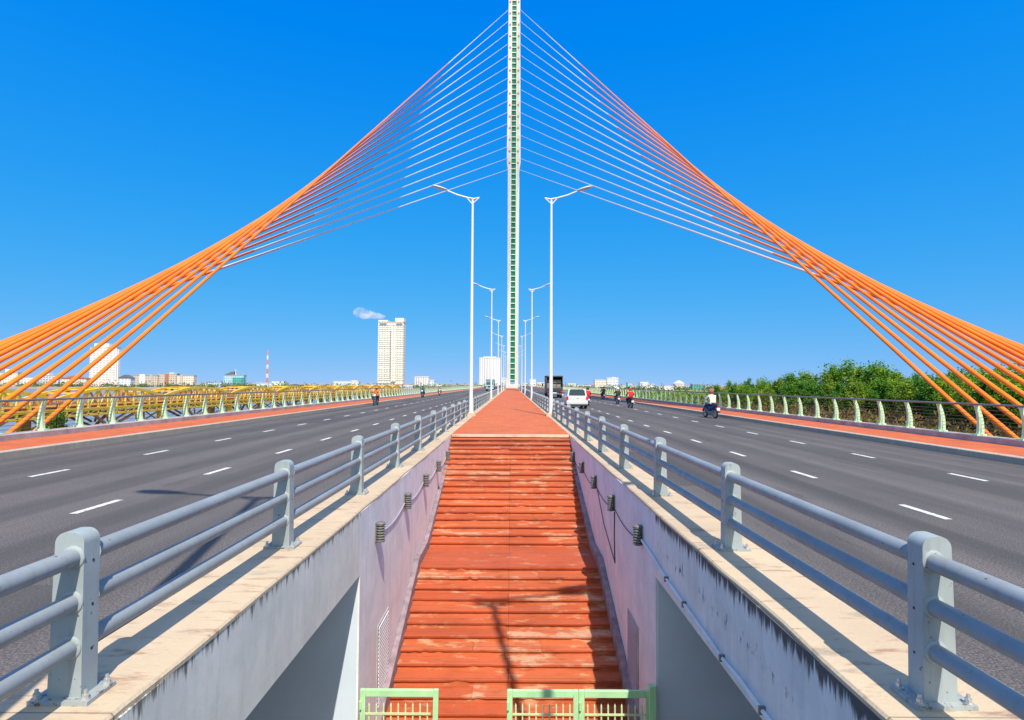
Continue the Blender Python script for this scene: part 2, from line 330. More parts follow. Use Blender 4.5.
# ------------------------------------------------------------------ stairway
T, TU, RS, YN, ZN = .276, .300, .109, 18.56, .2
t = thing('stairway', (0, 12, -2), 'red orange tiled stairway descending between two walls to the green gates', 'stairs')
b = MB(); lip = MB(); yy, zz = YN, ZN
random.seed(11)
steps = []
for k in range(36):
    zt = ZN - RS*(k+1)
    y1 = (YN + .001 if k == 0 else steps[-1][0]); dep = TU if k < 18 else T if k > 18 else TU + 1.117
    y0 = y1 - dep; steps.append((y0, zt)); 
    if y0 < 7.8: break
for k, (y0, zt) in enumerate(steps):
    y1 = YN if k == 0 else steps[k-1][0]
    b.box(-1.90, 1.90, y0 + .024, y1 + .024, zt - RS - .02, zt - .038)            # riser block
    cuts = [-1.90] + sorted(c + random.uniform(-.05, .05) for c in random.choice(((-.02,),(-.02,),(-.6,.6)))) + [1.90]
    for w0, w1 in zip(cuts, cuts[1:]):                                          # two or three slabs per tread, settled and chipped a little differently
        za, zb, ya, yb = (random.gauss(0, .003), random.gauss(0, .003), random.gauss(0, .005), random.gauss(0, .005)); ga = random.choice((.001,.001,.002,.004))
        nseg = 16; top = []; mi = random.choice((0,0,0,0,0,1,1,2,3))
        for q in range(nseg + 1):
            u = q/nseg; chip = random.uniform(0, .004) + (random.uniform(.010, .026) if random.random() < .06 else 0)
            top.append((w0 + ga + (w1 - w0 - 2*ga)*u, y0 - .012 + ya + (yb-ya)*u + chip, zt + za + (zb-za)*u))
        vsx = []
        for x, y, z in top: vsx += [(x, y, z - .004), (x, y + .006, z), (x, y1 + .028, z), (x, y1 + .028, zt - .036), (x, y + .004, zt - .036)]
        lip.add(vsx, [(5*a+c, 5*a+(c+1)%5, 5*a+5+(c+1)%5, 5*a+5+c) for a in range(nseg) for c in range(5)] + [(0,1,2,3,4), tuple(5*nseg+c for c in (4,3,2,1,0))], mi)
b.build('riser', M['riser'], t, loc=(0,-12,2)); lip.build('tread', [M['stair'], M['stair_b'], M['stair_c'], M['stair_d']], t, loc=(0,-12,2))
b = MB(); b.box(-1.90, 1.90, YN - .012, YN + .14, .12, .206); b.build('top_edge', M['stairtop'], t, bevel=.01, loc=(0,-12,2))

# ------------------------------------------------------------------ stairwell walls, girders, copings
YE = YN - 19*TU          # near edge of the upper flight, where the landing starts
def stair_z(y):     # nosing line
    if y >= YE: return ZN - RS*(YN - y)/TU
    if y >= YE - 1.117: return ZN - RS*19
    return ZN - RS*19 - RS*(YE - 1.117 - y)/T
def stairwell_wall(s):
    nm = 'sunlit pale lavender' if s < 0 else 'shaded violet blue'
    t = thing('stairwell_wall', (s*2.2, 12, -4),
              'sunlit lavender stairwell wall with clean concrete girder and cream coping' if s < 0 else
              'shaded violet stairwell wall whose concrete girder is streaked black with mould', 'wall')
    inv = (-s*2.2, -12, 4)
    def bx(b, xa, xb, *r): x0, x1 = sorted((s*xa, s*xb)); b.box(x0, x1, *r)
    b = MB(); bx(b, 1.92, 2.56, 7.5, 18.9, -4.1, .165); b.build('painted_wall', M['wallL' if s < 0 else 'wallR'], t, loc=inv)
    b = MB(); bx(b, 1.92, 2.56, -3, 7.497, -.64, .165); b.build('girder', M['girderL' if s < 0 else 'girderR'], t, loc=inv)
    b = MB(); bx(b, 1.945, 14.75, 7.49, 7.9, -4.1, -.642); b.build('abutment', M['palewall'], t, loc=inv)
    b = MB()
    rnd = random.Random(5 + s); n = 150; ys = [-3 + (226+3)*((i/n)**1.9) for i in range(n+1)]
    inner = [1.914 + rnd.uniform(0, .006) + (rnd.uniform(.008,.025) if rnd.random() < .15 else 0) for _ in ys]
    vsx = []
    for y, i in zip(ys, inner): vsx += [(s*i, y, .166), (s*i, y, .19), (s*(i+.014), y, .205), (s*2.57, y, .205), (s*2.57, y, .005)]
    fs = [(5*j+a, 5*j+(a+1)%5, 5*j+5+(a+1)%5, 5*j+5+a) for j in range(n) for a in range(5)] + [(0,1,2,3,4), tuple(5*n+a for a in (4,3,2,1,0))]
    b.add(vsx, fs); b.build('coping', M['coping'], t, loc=inv)
    b = MB(); pts = [(18.8, stair_z(18.8)), (YE, stair_z(YE)), (YE-1.117, stair_z(YE-.6)), (7.95, stair_z(7.95))]
    up = .20; prof = [(y, z+up) for y, z in pts] + [(y, z-.25) for y, z in reversed(pts)]
    prof[0] = (18.8, .075); x0, x1 = sorted((s*1.815, s*1.918)); b.prism(prof, x0, x1, 'x'); b.build('skirting', M['skirt'], t, loc=inv, bevel=.012)
    b = MB(); fr = MB()
    ya, yb, za, zb = 8.5, 9.25, -3.0, -1.72
    bx(fr, 1.905, 1.919, ya, yb, za, zb); fr.build('vent_panel', M['parapet'], t, loc=inv)
    for k in range(22):
        z = za + .05 + k*(zb-za-.1)/21; bx(b, 1.893, 1.904, ya+.05, yb-.05, z-.016, z+.016)
    b.build('vent_louvre', M['white' if s < 0 else 'greycable'], t, loc=inv)
    return t
stairwell_wall(-1); stairwell_wall(1)

# wall lights: drum with louvre rings and a back plate, joined by sagging cables
def wall_light(s, y, k):
    side = 'sunlit lavender' if s < 0 else 'shaded violet'
    t = thing('wall_light', (s*1.92, y, -.30), f'louvred metal wall light on the {side} stairwell wall, {ORD[k]} counting up from the gates', 'wall light', 'louvred lights along the stairwell walls'); t.scale = (.88, .88, .88)
    b = MB(); x0, x1 = sorted((0, -s*.02)); b.box(x0, x1, -.06, .06, -.15, .15); b.build('back_plate', M['cablebox'], t)
    b = MB(); b.lathe([(.045,-.14),(.045,.14)], (-s*.075,0,0), 12); b.build('diffuser', M['lampglass'], t, smooth=True)
    b = MB()
    for i in range(7):
        z = -.13 + i*.0433; b.lathe([(.048,z+.012),(.078,z-.010),(.078,z-.016),(.048,z+.004)], (-s*.078,0,0), 14)
    b.lathe([(.0,.165),(.06,.160),(.08,.14),(.08,.13),(.0,.13)], (-s*.078,0,0), 14); b.lathe([(.0,-.165),(.07,-.16),(.07,-.14),(.0,-.14)], (-s*.078,0,0), 14)
    b.build('louvre', M['cablebox'], t, smooth=True)
for k, y in enumerate((8.35, 10.55, 12.75, 14.95, 17.1)):
    wall_light(-1, y, k); wall_light(1, y - .1, k)
b = MB()
for i in range(4):
    y0, y1 = 8.35+2.2*i+.05, 10.5+2.2*i
    b.tube([(-1.908, y0+(y1-y0)*q/8, -.34 - .10*math.sin(PI*q/8)) for q in range(9)], .010, 6)
tag(b.build('power_cable', M['greycable'], smooth=True), 'thin cable sagging between lights on the sunlit lavender wall', 'cable')
b = MB()
for i in range(4):
    y0, y1 = 8.3+2.2*i, 10.4+2.2*i
    b.tube([(1.908, y0+(y1-y0)*q/8, -.40 - .09*math.sin(PI*q/8)) for q in range(9)], .007, 6)
b.tube([(1.908, 10.4, -.45), (1.905, 10.42, -.9), (1.905, 10.36, -1.35)], .010, 6); b.tube([(1.908, 10.36, -1.35), (1.906, 11.6, -.95), (1.906, 12.5, -.4)], .008, 6)
tag(b.build('power_cable', M['black'], smooth=True), 'dark cable looping below the lights on the shaded violet wall', 'cable')
t = thing('conduit_pipe', (1.9, 4, -.45), 'pale pipe sagging along the mouldy concrete girder', 'pipe')
pts = [(8.2,-.36),(7.5,-.40),(6.9,-.47),(6.2,-.50),(5.6,-.52),(5.1,-.545),(4.7,-.53),(4.3,-.545),(3.6,-.55),(3.0,-.53),(2.0,-.54),(0,-.54)]
b = MB(); b.tube([(1.897, y, z) for y, z in pts], .017, 8); b.build('pipe', M['conduit'], t, smooth=True, loc=(-1.9,-4,.45))
for y, z in ((6.9,-.47),(6.2,-.50),(5.1,-.545),(4.3,-.545),(3.0,-.53)):
    b = MB(); b.box(1.872, 1.92, y-.012, y+.012, z-.028, z+.03); b.build('clip', M['cablebox'], t, loc=(-1.9,-4,.45))

# ------------------------------------------------------------------ green gates at the foot of the stairs
def gate(x0, x1, label, skew=0):
    t = thing('metal_gate', (x0 + .03, 7.42, -3.94), label, 'gate', 'light green gates at the foot of the steps')
    w = x1 - x0; z1 = 1.90; tk = .045
    f = MB(); c = .068
    f.box(0, c, -tk/2, tk/2, 0, z1); f.prism([(w-c,0),(w,0),(w-.002+skew,z1),(w-c+skew,z1)], -tk/2, tk/2, 'y')
    f.box(c+.001, w-c+skew-.001, -tk/2, tk/2, z1-.09, z1-.002); f.box(c+.001, w-c-.001, -tk/2, tk/2, .03, .12); f.box(c+.001, w-c-.001, -tk/2+.003, tk/2-.003, .8, .87)
    f.build('frame', M['gate'], t, bevel=.006)
    p = MB(); n = 9
    for i in range(n):
        x = c + (w-2*c)*(i+.5)/n; p.tube([(x,0,.10),(x,0,z1-.20)], .011, 8); p.tube([(x,0,z1-.20),(x,0,z1-.17)], [.011,.002], 8)
    p.build('picket', M['gatebar'], t, smooth=True)
    for za, zb in ((z1-.31, z1-.285), (.45, .475)):
        q = MB(); q.box(c+.002, w-c-.002, -.022, -.013, za, zb); q.build('cross_bar', M['gatebar'], t)
    for z in (.3, 1.0, 1.72):
        h = MB(); h.tube([(.012,-.045,z-.05),(.012,-.045,z+.05)], .017, 8); h.build('hinge', M['gate'], t, smooth=True)
    return t
gate(-1.90, -.93, 'light green barred gate against the sunlit wall, left of the opening', .03)
gate(-.03, .88, 'light green barred gate leaf in full sun, right of the opening')
gate(.885, 1.80, 'light green barred gate leaf half in the shadow of the right stairwell wall')
t = thing('gate_post', (1.85, 7.43, -3.94), 'dark green hinge post fixed to the shaded wall corner', 'post')
b = MB(); b.box(-.045, .045, -.045, .045, 0, 1.96); b.build('post', M['gate'], t, bevel=.006)
b = MB(); b.box(-.03, .03, -.055, -.045, 1.2, 1.3); b.build('lock_plate', M['black'], t)

# ------------------------------------------------------------------ median guardrails
RAILZ = (.27, .50, .73)
def post_mesh(s):
    b = MB(); hw0, hw1, H, th = .088, .076, .86, .058; rc = .06
    prof = [(-hw0,.022),(hw0,.022)]
    for a in range(0, 91, 15): prof.append((hw1-rc+rc*math.cos(R(a)), H-rc+rc*math.sin(R(a))))
    for a in range(90, 181, 15): prof.append((-hw1+rc+rc*math.cos(R(a)), H-rc+rc*math.sin(R(a))))
    b.prism(prof, -th, th, 'y')
    for z in RAILZ:
        for e in (-1, 1): b.lathe([(.062,e*th),(.060,e*(th+.006)),(.050,e*(th+.012))], (-s*.022,0,z), 14, 'y')
        xf = -s*(hw0 - (hw0-hw1)*z/H + .0008); b.lathe([(.008,0),(.008,-s*.001)], (xf, .01, z - .03), 8, 'x', 1)
    return b.mesh('post', [M['post'], M['hole']])
def guardrail(s):
    t = thing('guardrail', (s*2.26, 0, .205), 'blue grey three rail guardrail on the ledge above the sunlit lavender wall' if s < 0 else 'blue grey three rail guardrail on the ledge above the mouldy girder', 'guardrail', 'median guardrails')
    pm = post_mesh(s); po = None
    bb = MB(); bb.box(-.155, .155, -.105, .105, .0, .022); plate = bb.mesh('base_plate', M['platepaint'])
    bo = MB(); bo.lathe([(.024,.0),(.024,.006)], (0,0,0), 10); bo.lathe([(.017,.006),(.017,.028)], (0,0,0), 6); bo.lathe([(.010,.028),(.009,.048)], (0,0,0), 8); bolt = bo.mesh('bolt', M['steel'])
    for k in range(79):
        y = 3.06 + 2.745*(k-1)
        p = put('post', pm, t, (0, y, 0))
        if k == 0:
            pm.polygons.foreach_set('use_smooth', [True]*len(pm.polygons)); pm.set_sharp_from_angle(angle=R(38))
        if k < 12:
            bv = p.modifiers.new('bevel','BEVEL'); bv.width = .009; bv.segments = 2; bv.limit_method = 'ANGLE'; bv.angle_limit = R(50)
        put('base_plate', plate, p)
        if k < 6:
            for dx in (-.125, .125):
                for dy in (-.078, .078): put('bolt', bolt, p, (dx, dy, .022))
    for z, r_ in zip(RAILZ, (.046, .046, .048)):
        b = MB(); n = 60
        b.tube([(-s*.022, -3 + (225.5)*(i/n)**1.3 if False else -3 + 225.5*i/n, z) for i in range(n+1)], r_, 14); b.build('rail', M['rail'], t, smooth=True)
guardrail(-1); guardrail(1)

# ------------------------------------------------------------------ street lamps on the median
def lamp_meshes(s):
    d = {}
    b = MB(); b.box(-.24, .24, -.28, .28, 0, .16); d['pedestal'] = b
    b = MB(); b.lathe([(.17,.16),(.17,.18),(.115,.185),(.105,.9),(.092,1.0),(.055,12.0)], (0,0,0), 14); d['pole'] = b
    b = MB(); b.tube([(-s*.34,0,12.12),(-s*.05,0,12.05),(s*.30,0,12.12),(s*.80,0,12.28),(s*1.36,0,12.54)], [.035,.045,.045,.04,.035], 8)
    b.tube([(-s*.34,0,12.12),(-s*.02,0,11.80)], .03, 8); b.tube([(s*.02,0,11.75),(s*.30,0,12.11)], .03, 8); d['arm'] = b
    b = MB(); pr = [(.02,-.42),(.07,-.36),(.12,-.18),(.145,.05),(.13,.26),(.07,.38),(.02,.42)]
    n = 14; vs = []
    for r_, h in pr:
        for j in range(n):
            a = 2*PI*j/n; vs.append((s*(1.66+h), r_*1.15*math.cos(a), 12.66+.30*h+r_*.62*math.sin(a)))
    k = len(pr); b.add(vs, [(i*n+j, i*n+(j+1)%n, (i+1)*n+(j+1)%n, (i+1)*n+j) for i in range(k-1) for j in range(n)] + [tuple(range(n)), tuple(range((k-1)*n,k*n))]); d['lamp_head'] = b
    return d
for s in (-1, 1):
    d = lamp_meshes(s); base = None
    for k in range(8):
        y = .8 + 28.6*k
        where = 'coming traffic' if s < 0 else 'departing traffic'
        lb = f'tall white street lamp on the median, {ORD[k]} in the row beside the ' + ('left road' if s < 0 else 'right road')
        if k == 0:
            base = t = thing('street_lamp', (s*2.06, y, .2), lb, 'street lamp', 'white street lamps along the median'); t.scale = (1.04, 1, .94)
            for nm, m in (('pedestal','coping'),('pole','lamp'),('arm','lamp'),('lamp_head','lamphead')): d[nm].build(nm, M[m], t, smooth=nm != 'pedestal')
        else:
            t = copy_tree(base); t.location = (s*2.06, y, .2); t['label'] = lb

# ------------------------------------------------------------------ pylon
PY = 236.0; PX = .3
t = thing('bridge_pylon', (PX, PY, .2), 'very tall white pylon with a green glazed strip rising from the end of the walkway', 'pylon')
for s in (-1, 1):
    b = MB()
    pr = [(.92, 1.5), (2.3, 1.5), (2.38, 91), (2.85, 94), (2.42, 165), (2.2, 178), (.92, 178)]
    b.prism([(s*x, z) for x, z in pr], -2.4, 2.4, 'y'); b.build('leg', M['pylon'], t)
b = MB(); b.box(-.92, .92, -1.6, 1.6, 2.6, 176); b.build('glazing', M['pylonglass'], t)
b = MB(); z = 3.2
while z < 176: b.box(-.92, .92, -1.95, -1.62, z, z+.34); z += 2.26
b.build('glazing_bar', M['bars'], t)
b = MB(); b.box(-2.9, 2.9, -2.8, 2.8, -.2, 1.5); b.build('plinth', M['pylon'], t, bevel=.1)
b = MB(); b.box(.93, 1.4, -2.46, -2.402, 2, 176); b.build('green_trim', M['greenpost'], t)
HZ = [160.7 - 4.93*k for k in range(15)]
b = MB(); b.lathe([(.42,-2.6),(.42,-2.39)], (0,0,0), 10, 'y'); sk = b.mesh('cable_socket', M['socket'])
for z in HZ:
    for s in (-1, 1): put('cable_socket', sk, t, (s*1.75, 0, z+2.2))

# ------------------------------------------------------------------ stay cables
for s in (-1, 1):
    for k in range(15):
        B = Vector((PX + s*2.36, PY-1.0, HZ[k])); A = Vector((s*.25*k + (16.9 if s > 0 else -16.75), 20.15 - 1.12*k + .033*k*k + .25*k*(1.33 - .029*k), .1))
        d = (B - A); A0 = A - d.normalized()*(.9)
        q = .36 - .019*k
        t = thing('stay_cable', A0, f'orange stay cable turning pale towards the pylon, {ORD[k]} from the top of the ' + ('left' if s < 0 else 'right') + ' fan', 'bridge cable', 'stay cables of the ' + ('left' if s < 0 else 'right') + ' fan')
        C = A + d*q; inv = tuple(-A0)
        b = MB(); b.tube([A0, A, A + d*q*.5, C], .083, 12); b.build('orange_sheath', M['orange'], t, smooth=True, loc=inv)
        b = MB(); b.tube([C, A + d*(q+1)/2, B], [.083,.072,.062], 8); b.build('pale_sheath', M['pale'], t, smooth=True, loc=inv)
        b = MB(); dn = d.normalized(); b.tube([A0, A0 + dn*.25, A0 + dn*.27, A0 + dn*.55], [.21,.21,.18,.18], 12); b.build('anchor_collar', M['cap'], t, smooth=True, loc=inv)
    x0, x1 = sorted((s*16.4, s*22.0))
    b = MB(); b.box(x0, x1, 7, 23, -6.5, -.35)
    tag(b.build('anchor_block', M['concrete'], bevel=.05), 'long concrete anchor block under the ' + ('left' if s < 0 else 'right') + ' cable fan', 'anchor block')

# ------------------------------------------------------------------ outer railings
def outer_rail(s):
    t = thing('outer_railing', (s*14.5, 0, .34), 'pale green curved post railing on the river side with the yellow truss bridge' if s < 0 else 'pale green curved post railing in front of the trees', 'railing', 'outer railings of the bridge')
    b = MB(); x0, x1 = sorted((-s*.24, s*.24)); b.box(x0, x1, -70, 640, -.4, 0); b.build('parapet_base', M['parapet'], t, bevel=.015)
    prof = []; pin = []; n = 8
    for i in range(n+1):
        q = i/n; c = .02 + .075*math.sin(q*1.9) - .16*q*q; w = .095 - .05*q
        prof.append((s*(c+w), .92*q)); pin.append((s*(c-w), .92*q))
    prof = prof + pin[::-1]
    b = MB(); b.prism(prof, -.05, .05, 'y'); b.box(-.15, .15, -.11, .11, .001, .045); pm = b.mesh('post', M['greenpost'])
    ys = [12.97 + 1.567*k + (.02 if s < 0 else 0) for k in range(175)]
    for y in ys[:100]: put('post', pm, t, (0, y, 0))
    b = MB()
    for y in ys[100:]: b.prism(prof, y-.05, y+.05, 'y')
    tag(b.build('distant_posts', M['greenpost'], t), kind='stuff')
    xt = s*(.02 + .075*math.sin(1.9) - .16)
    b = MB(); b.tube([(xt, 5 + 295*i/20, .955) for i in range(21)], .034, 8); b.build('handrail', M['handrail'], t, smooth=True)
    for i in range(7):
        q = (i+1)/8.2; x = s*(.02 + .075*math.sin(q*1.9) - .16*q*q)
        b = MB(); b.tube([(x, 5, .92*q), (x, 150, .92*q), (x, 300, .92*q)], .007, 5); b.build('wire', M['wire'], t)
outer_rail(-1); outer_rail(1)

# ------------------------------------------------------------------ old yellow truss bridge on the left
TX, TW, SP = -72.0, 5.2, 28.0
def truss_span(k):
    y0 = 34 + SP*k
    t = thing('truss_span', (TX - TW/2, y0 + SP/2, -2.75), f'yellow steel arch truss span over the river, {ORD[k]} from the near end', 'truss bridge', 'spans of the old yellow truss bridge')
    zb = 0.; n = 12
    def zt(q): return 1.75 + 1.7*(1-(2*q-1)**2)
    for px in (TW/2, -TW/2):
        b = MB()
        P = [(px, -SP/2 + SP*i/n, zt(i/n)) for i in range(n+1)]
        for i in range(n): b.bar(P[i], P[i+1], .42, .46)
        b.build('arch_chord', M['yellow'], t)
        b = MB(); b.bar((px, -SP/2+.05, 0), (px, SP/2-.05, 0), .36, .5); b.bar((px, -SP/2+.05, -1.0), (px, SP/2-.05, -1.0), .3, .34); b.bar((px, -SP/2+.05, .95), (px, SP/2-.05, .95), .2, .2); b.build('bottom_chord', M['yellow' if px > 0 else 'rust'], t)
        b = MB()
        for i in range(1, n):
            b.bar((px, P[i][1], -1.0), (px, P[i][1], P[i][2]), .30); b.bar((px, P[i][1], -1.0), (px, P[i][1]+SP/n*.96, -.1), .2)
            j = i+1 if i < n/2 else i-1
            if i != n/2: b.bar((px, P[i][1], 0), (px, P[j][1], P[j][2]), .26)
        b.build('web', M['yellowpale' if px > 0 else 'rust'], t)
    b = MB(); b.box(-TW/2+.2, TW/2-.2, -SP/2+.03, SP/2-.03, .38, .6)
    for i in range(n): b.bar((-TW/2+.15, -SP/2+SP*(i+.5)/n, .2), (TW/2-.15, -SP/2+SP*(i+.5)/n, .2), .25, .3)
    b.build('deck', M['rust'], t)
    b = MB()
    for i in range(2, n-1, 2): b.bar((-TW/2, P[i][1], P[i][2]), (TW/2, P[i][1], P[i][2]), .2)
    b.build('top_brace', M['yellow'], t)
    b = MB()
    for px in (TW/2, -TW/2):
        for e in (-1, 1):
            b.bar((px, e*5.5, -1.1), (px*.6, e*.5, -3.4), .38); b.bar((px, e*2.6, -1.1), (px*.6, e*.4, -2.6), .3)
    b.box(-TW/2*.7, TW/2*.7, -.9, .9, -4.3, -3.4); b.build('trestle', M['rust'], t)
def truss_pier(k):
    y = 34 + SP*k
    t = thing('truss_pier', (TX - TW/2, y, -2.97), f'orange yellow braced pier under the truss bridge, {ORD[k]} from the near end', 'bridge pier', 'piers of the old yellow truss bridge')
    for px in (TW/2-.4, -TW/2+.4):
        for e in (-.6, .6):
            b = MB(); b.box(px-.36, px+.36, e-.36, e+.36, -5.2, -.25); b.build('column', M['orangepier'], t)
    b = MB(); b.box(-TW/2, TW/2, -1.0, 1.0, -.25, .2); b.build('cap_beam', M['orangepier'], t)
    b = MB(); b.bar((-TW/2+.4,0,-3.6),(TW/2-.4,0,-.6),.22); b.bar((TW/2-.4,.25,-3.6),(-TW/2+.4,.25,-.6),.22); b.build('brace', M['yellowpale'], t)
    b = MB(); b.lathe([(2.0,-5.4),(2.0,-3.9)], (0,0,0), 14); b.build('footing', M['concrete'], t)
for k in range(12): truss_span(k)
for k in range(13): truss_pier(k)

# ------------------------------------------------------------------ far city
def pxx(px, Y): return .04 + (px - 512 + 0.9)/568.9*Y
def pzz(py, px, Y): return 1.85 + (384 + (px-512)*.0052 - py)/568.9*Y
F = {}
def fmat(kind):
    if kind in F: return F[kind]
    spec = {'white': ((.66,.68,.68),(.42,.47,.52),4.2,3.4,.9), 'cream': ((.66,.60,.50),(.45,.40,.36),3.6,3.3,.9), 'pink': ((.68,.66,.64),(.66,.44,.36),5.,3.6,1.0),
            'beige': ((.52,.45,.37),(.36,.30,.27),3.2,3.2,.75), 'teal': ((.10,.42,.38),(.05,.27,.26),3,3.2,.35), 'grey': ((.56,.58,.60),(.27,.31,.35),4,3.4,.8),
            'glass': ((.50,.66,.70),(.25,.45,.52),3,3.3,.4), 'blue': ((.66,.76,.82),(.20,.42,.60),8,3.3,.9), 'hotel': ((.78,.74,.64),(.56,.50,.41),3.2,3.55,.7), 'slab': ((.72,.71,.70),(.52,.50,.53),3.2,90,.8)}[kind]
    F[kind] = facade('facade_' + kind, *spec); return F[kind]
def building(px0, px1, ptop, Y, kind, label, cat='building', roof=None, extra=None, depth=8, name='city_building'):
    x0, x1 = pxx(px0, Y), pxx(px1, Y); zt = pzz(ptop, (px0+px1)/2, Y); base = -4.02; h = zt - base
    t = thing(name, ((x0+x1)/2, Y + depth/2, base), label, cat)
    w = x1 - x0; b = MB(); b.box(-w/2, w/2, -depth/2, depth/2, 0, h); b.build('wall', fmat(kind), t)
    rm = M[roof] if roof else M['concrete']
    b = MB(); b.box(-w/2-.3, w/2+.3, -depth/2-.3, depth/2+.3, h, h+.8); b.build('roof', rm, t)
    if extra: extra(t, w, h, depth)
    return t
M['roofred'] = plain('red_roof', (.40,.14,.08), .8); M['roofdark'] = plain('dark_roof', (.12,.13,.15), .6); M['roofwhite'] = plain('white_roof', (.66,.67,.66), .6); M['roofblue'] = plain('blue_roof', (.22,.42,.62), .5)
def blk(nm, m, x0, x1, z0, z1, dy0=-.5, dy1=.5):
    def f(t, w, h, d):
        b = MB(); b.box(x0*w, x1*w, dy0*d, dy1*d, z0*h+.82 if z0 >= 1 else z0*h, z1*h+.82); b.build(nm, m if not isinstance(m, str) else (M[m] if m in M else fmat(m)), t)
    return f
def many(*fs):
    def f(*a):
        for g in fs: g(*a)
    return f
def gable(m, rise):
    def f(t, w, h, d):
        b = MB(); b.prism([(-w/2-.6,h+.81),(w/2+.6,h+.81),(0,h+.81+rise)], -d/2-.6, d/2+.6, 'y'); b.build('gable_roof', M[m], t)
    return f
YB = 760
building(-4, 17, 373, 800, 'cream', 'pale cream block behind the lowest left cables, at the picture edge', extra=blk('stair_tower','white',-.1,.25,1,1.25))
building(19, 34, 377.5, 770, 'white', 'low white block between the cream block and grey one at far left')
building(38, 58, 375.5, 790, 'grey', 'grey apartment block behind the left cables with a roof hut', extra=blk('roof_hut','white',-.3,.0,1,1.2))
building(60, 86, 379, 760, 'cream', 'low cream house beside the white apartment tower on its river side', roof='roofred', extra=gable('roofred', 4))
building(88.5, 115.5, 347.5, 850, 'pink', 'white apartment tower with pinkish balconies behind the orange cables', 'tower', extra=many(blk('roof_block','white',-.35,.2,1,1.09), blk('side_bay','white',.40,.53,0,.93,-.3,.3), blk('balcony_bay','pink',-.12,.12,0,.99,-.56,-.5)), name='apartment_tower')
building(118, 130, 378.5, 720, 'white', 'small white house with dark roof right of the apartment tower', roof='roofdark', extra=gable('roofdark', 4))
building(131.5, 157, 375.5, 800, 'beige', 'long beige apartment row, the end nearest the white tower', extra=many(blk('stair_bay','white',-.2,.0,0,1.06,-.56,-.5), blk('brown_bay','beige',.2,.3,0,1.02,-.58,-.5)))
building(157.5, 176, 374, 803, 'beige', 'middle block of the beige apartment row with reddish bay', extra=many(blk('red_bay','roofred',-.12,.06,.1,.95,-.56,-.5), blk('roof_hut','white',.1,.35,1,1.06)))
building(176.5, 193, 375.8, 800, 'cream', 'cream end block of the apartment row beside open sky', extra=blk('brown_bay','beige',-.3,-.15,0,1.02,-.56,-.5))
building(205, 221.5, 384, 740, 'white', 'low white hall left of the green glass building', roof='roofwhite')
def tealx(t, w, h, d):
    b = MB(); b.lathe([(w*.29,0),(w*.29,h*.84)], (w*.22,-d*.2,0), 20); b.build('green_drum', fmat('teal'), t, smooth=True)
    b = MB(); b.prism([(-w/2,h+.82),(0,h+.82),(0,h+5.5),(-w*.12,h+5)], -d/2, d/2, 'y'); b.build('sloping_roof', M['roofdark'], t)
    b = MB(); b.tube([(w*.03,0,h),(w*.03,0,h+9)], [.9,.3], 8); b.build('spire', M['lamp'], t)
building(223, 243, 375.5, 780, 'glass', 'green glass office building with a round drum, dark sloping roof and spire', extra=tealx, name='office_building')
building(256, 271, 383.5, 720, 'blue', 'low white and blue hall at the foot of the red and white mast', roof='roofwhite')
building(271.5, 284, 382, 725, 'white', 'white low block just right of the red and white mast', roof='roofwhite')
building(285, 302, 387, 690, 'grey', 'low dark roofed shed right of the mast', roof='roofdark', extra=gable('roofdark', 3))
building(303, 331, 386.3, 700, 'cream', 'low pale shed with blue roof left of the white villa', roof='roofblue')
building(333, 358, 381.8, 700, 'white', 'white villa with a small roof hut left of the tall hotel', roof='roofwhite', extra=blk('roof_hut','cream',.2,.45,1,1.16))
M['hotelcream'] = plain('hotel_cream', (.78,.75,.66), .6)
def hotelx(t, w, h, d):
    b = MB(); b.box(-.02*w, .02*w, -d/2-.35, -d/2-.05, h*.12, h*.86); b.build('window_strip', M['roofdark'], t)
    b = MB(); b.box(-.27*w, -.235*w, -d/2-.35, -d/2-.05, h*.12, h*.60); b.build('window_strip', fmat('grey'), t)
    for x0, x1 in ((-.5,-.12),(.16,.5)):
        b = MB(); b.box(x0*w, x1*w, -d/2, d/2, h+.82, h+2.6+2.6*(x0>0)); b.build('crown', M['hotelcream'], t)
        b = MB(); b.box((x0+.05)*w, (x1-.05)*w, -d/2-.3, -d/2-.02, h-4.5, h-1.5); b.build('crown_window', M['roofdark'], t)
    b = MB()
    for i in range(30): z = h*.12 + i*h*.86/30; b.box(-w/2-.35, w/2+.35, -d/2-.5, -d/2-.03, z, z+.45)
    b.build('balcony_slab', M['hotelcream'], t)
    b = MB(); b.box(.02*w+.06, .22*w, -d/2-1.2, -d/2-.55, h*.1, h*.94); b.build('centre_bay', fmat('hotel'), t)
building(376.8, 402.2, 322, 700, 'hotel', 'tall cream hotel tower with a dark vertical window strip', 'tower', extra=hotelx, depth=14, name='hotel_tower')
building(371, 392, 383.5, 660, 'grey', 'grey green low podium in front of the tall hotel', extra=blk('window_band','roofdark',-.4,.3,.45,.6,-.52,-.5))
building(392.5, 401, 385, 655, 'cream', 'small brownish block at the right foot of the tall hotel', roof='roofred')
building(403, 412, 386, 680, 'white', 'low white house right of the tall hotel', roof='roofwhite')
building(414, 428, 377, 760, 'slab', 'white mid rise block right of the tall hotel, topped flat', roof='roofwhite')
building(428.5, 433.5, 380.5, 761, 'white', 'lower white step joined to the mid rise block', roof='roofwhite')
building(434, 441, 384.5, 750, 'cream', 'small cream house right of the stepped white block', roof='roofwhite')
building(442, 456, 386.5, 720, 'cream', 'long low cream shed near the left road end', roof='roofwhite')
building(457.5, 463, 385, 730, 'teal', 'tiny green roofed hut near the left road end')
building(478.5, 499.5, 358, 800, 'slab', 'broad white slab tower behind the left street lamps', 'tower', roof='roofwhite', extra=blk('roof_hut','roofwhite',-.3,.3,1,1.03), name='slab_tower')
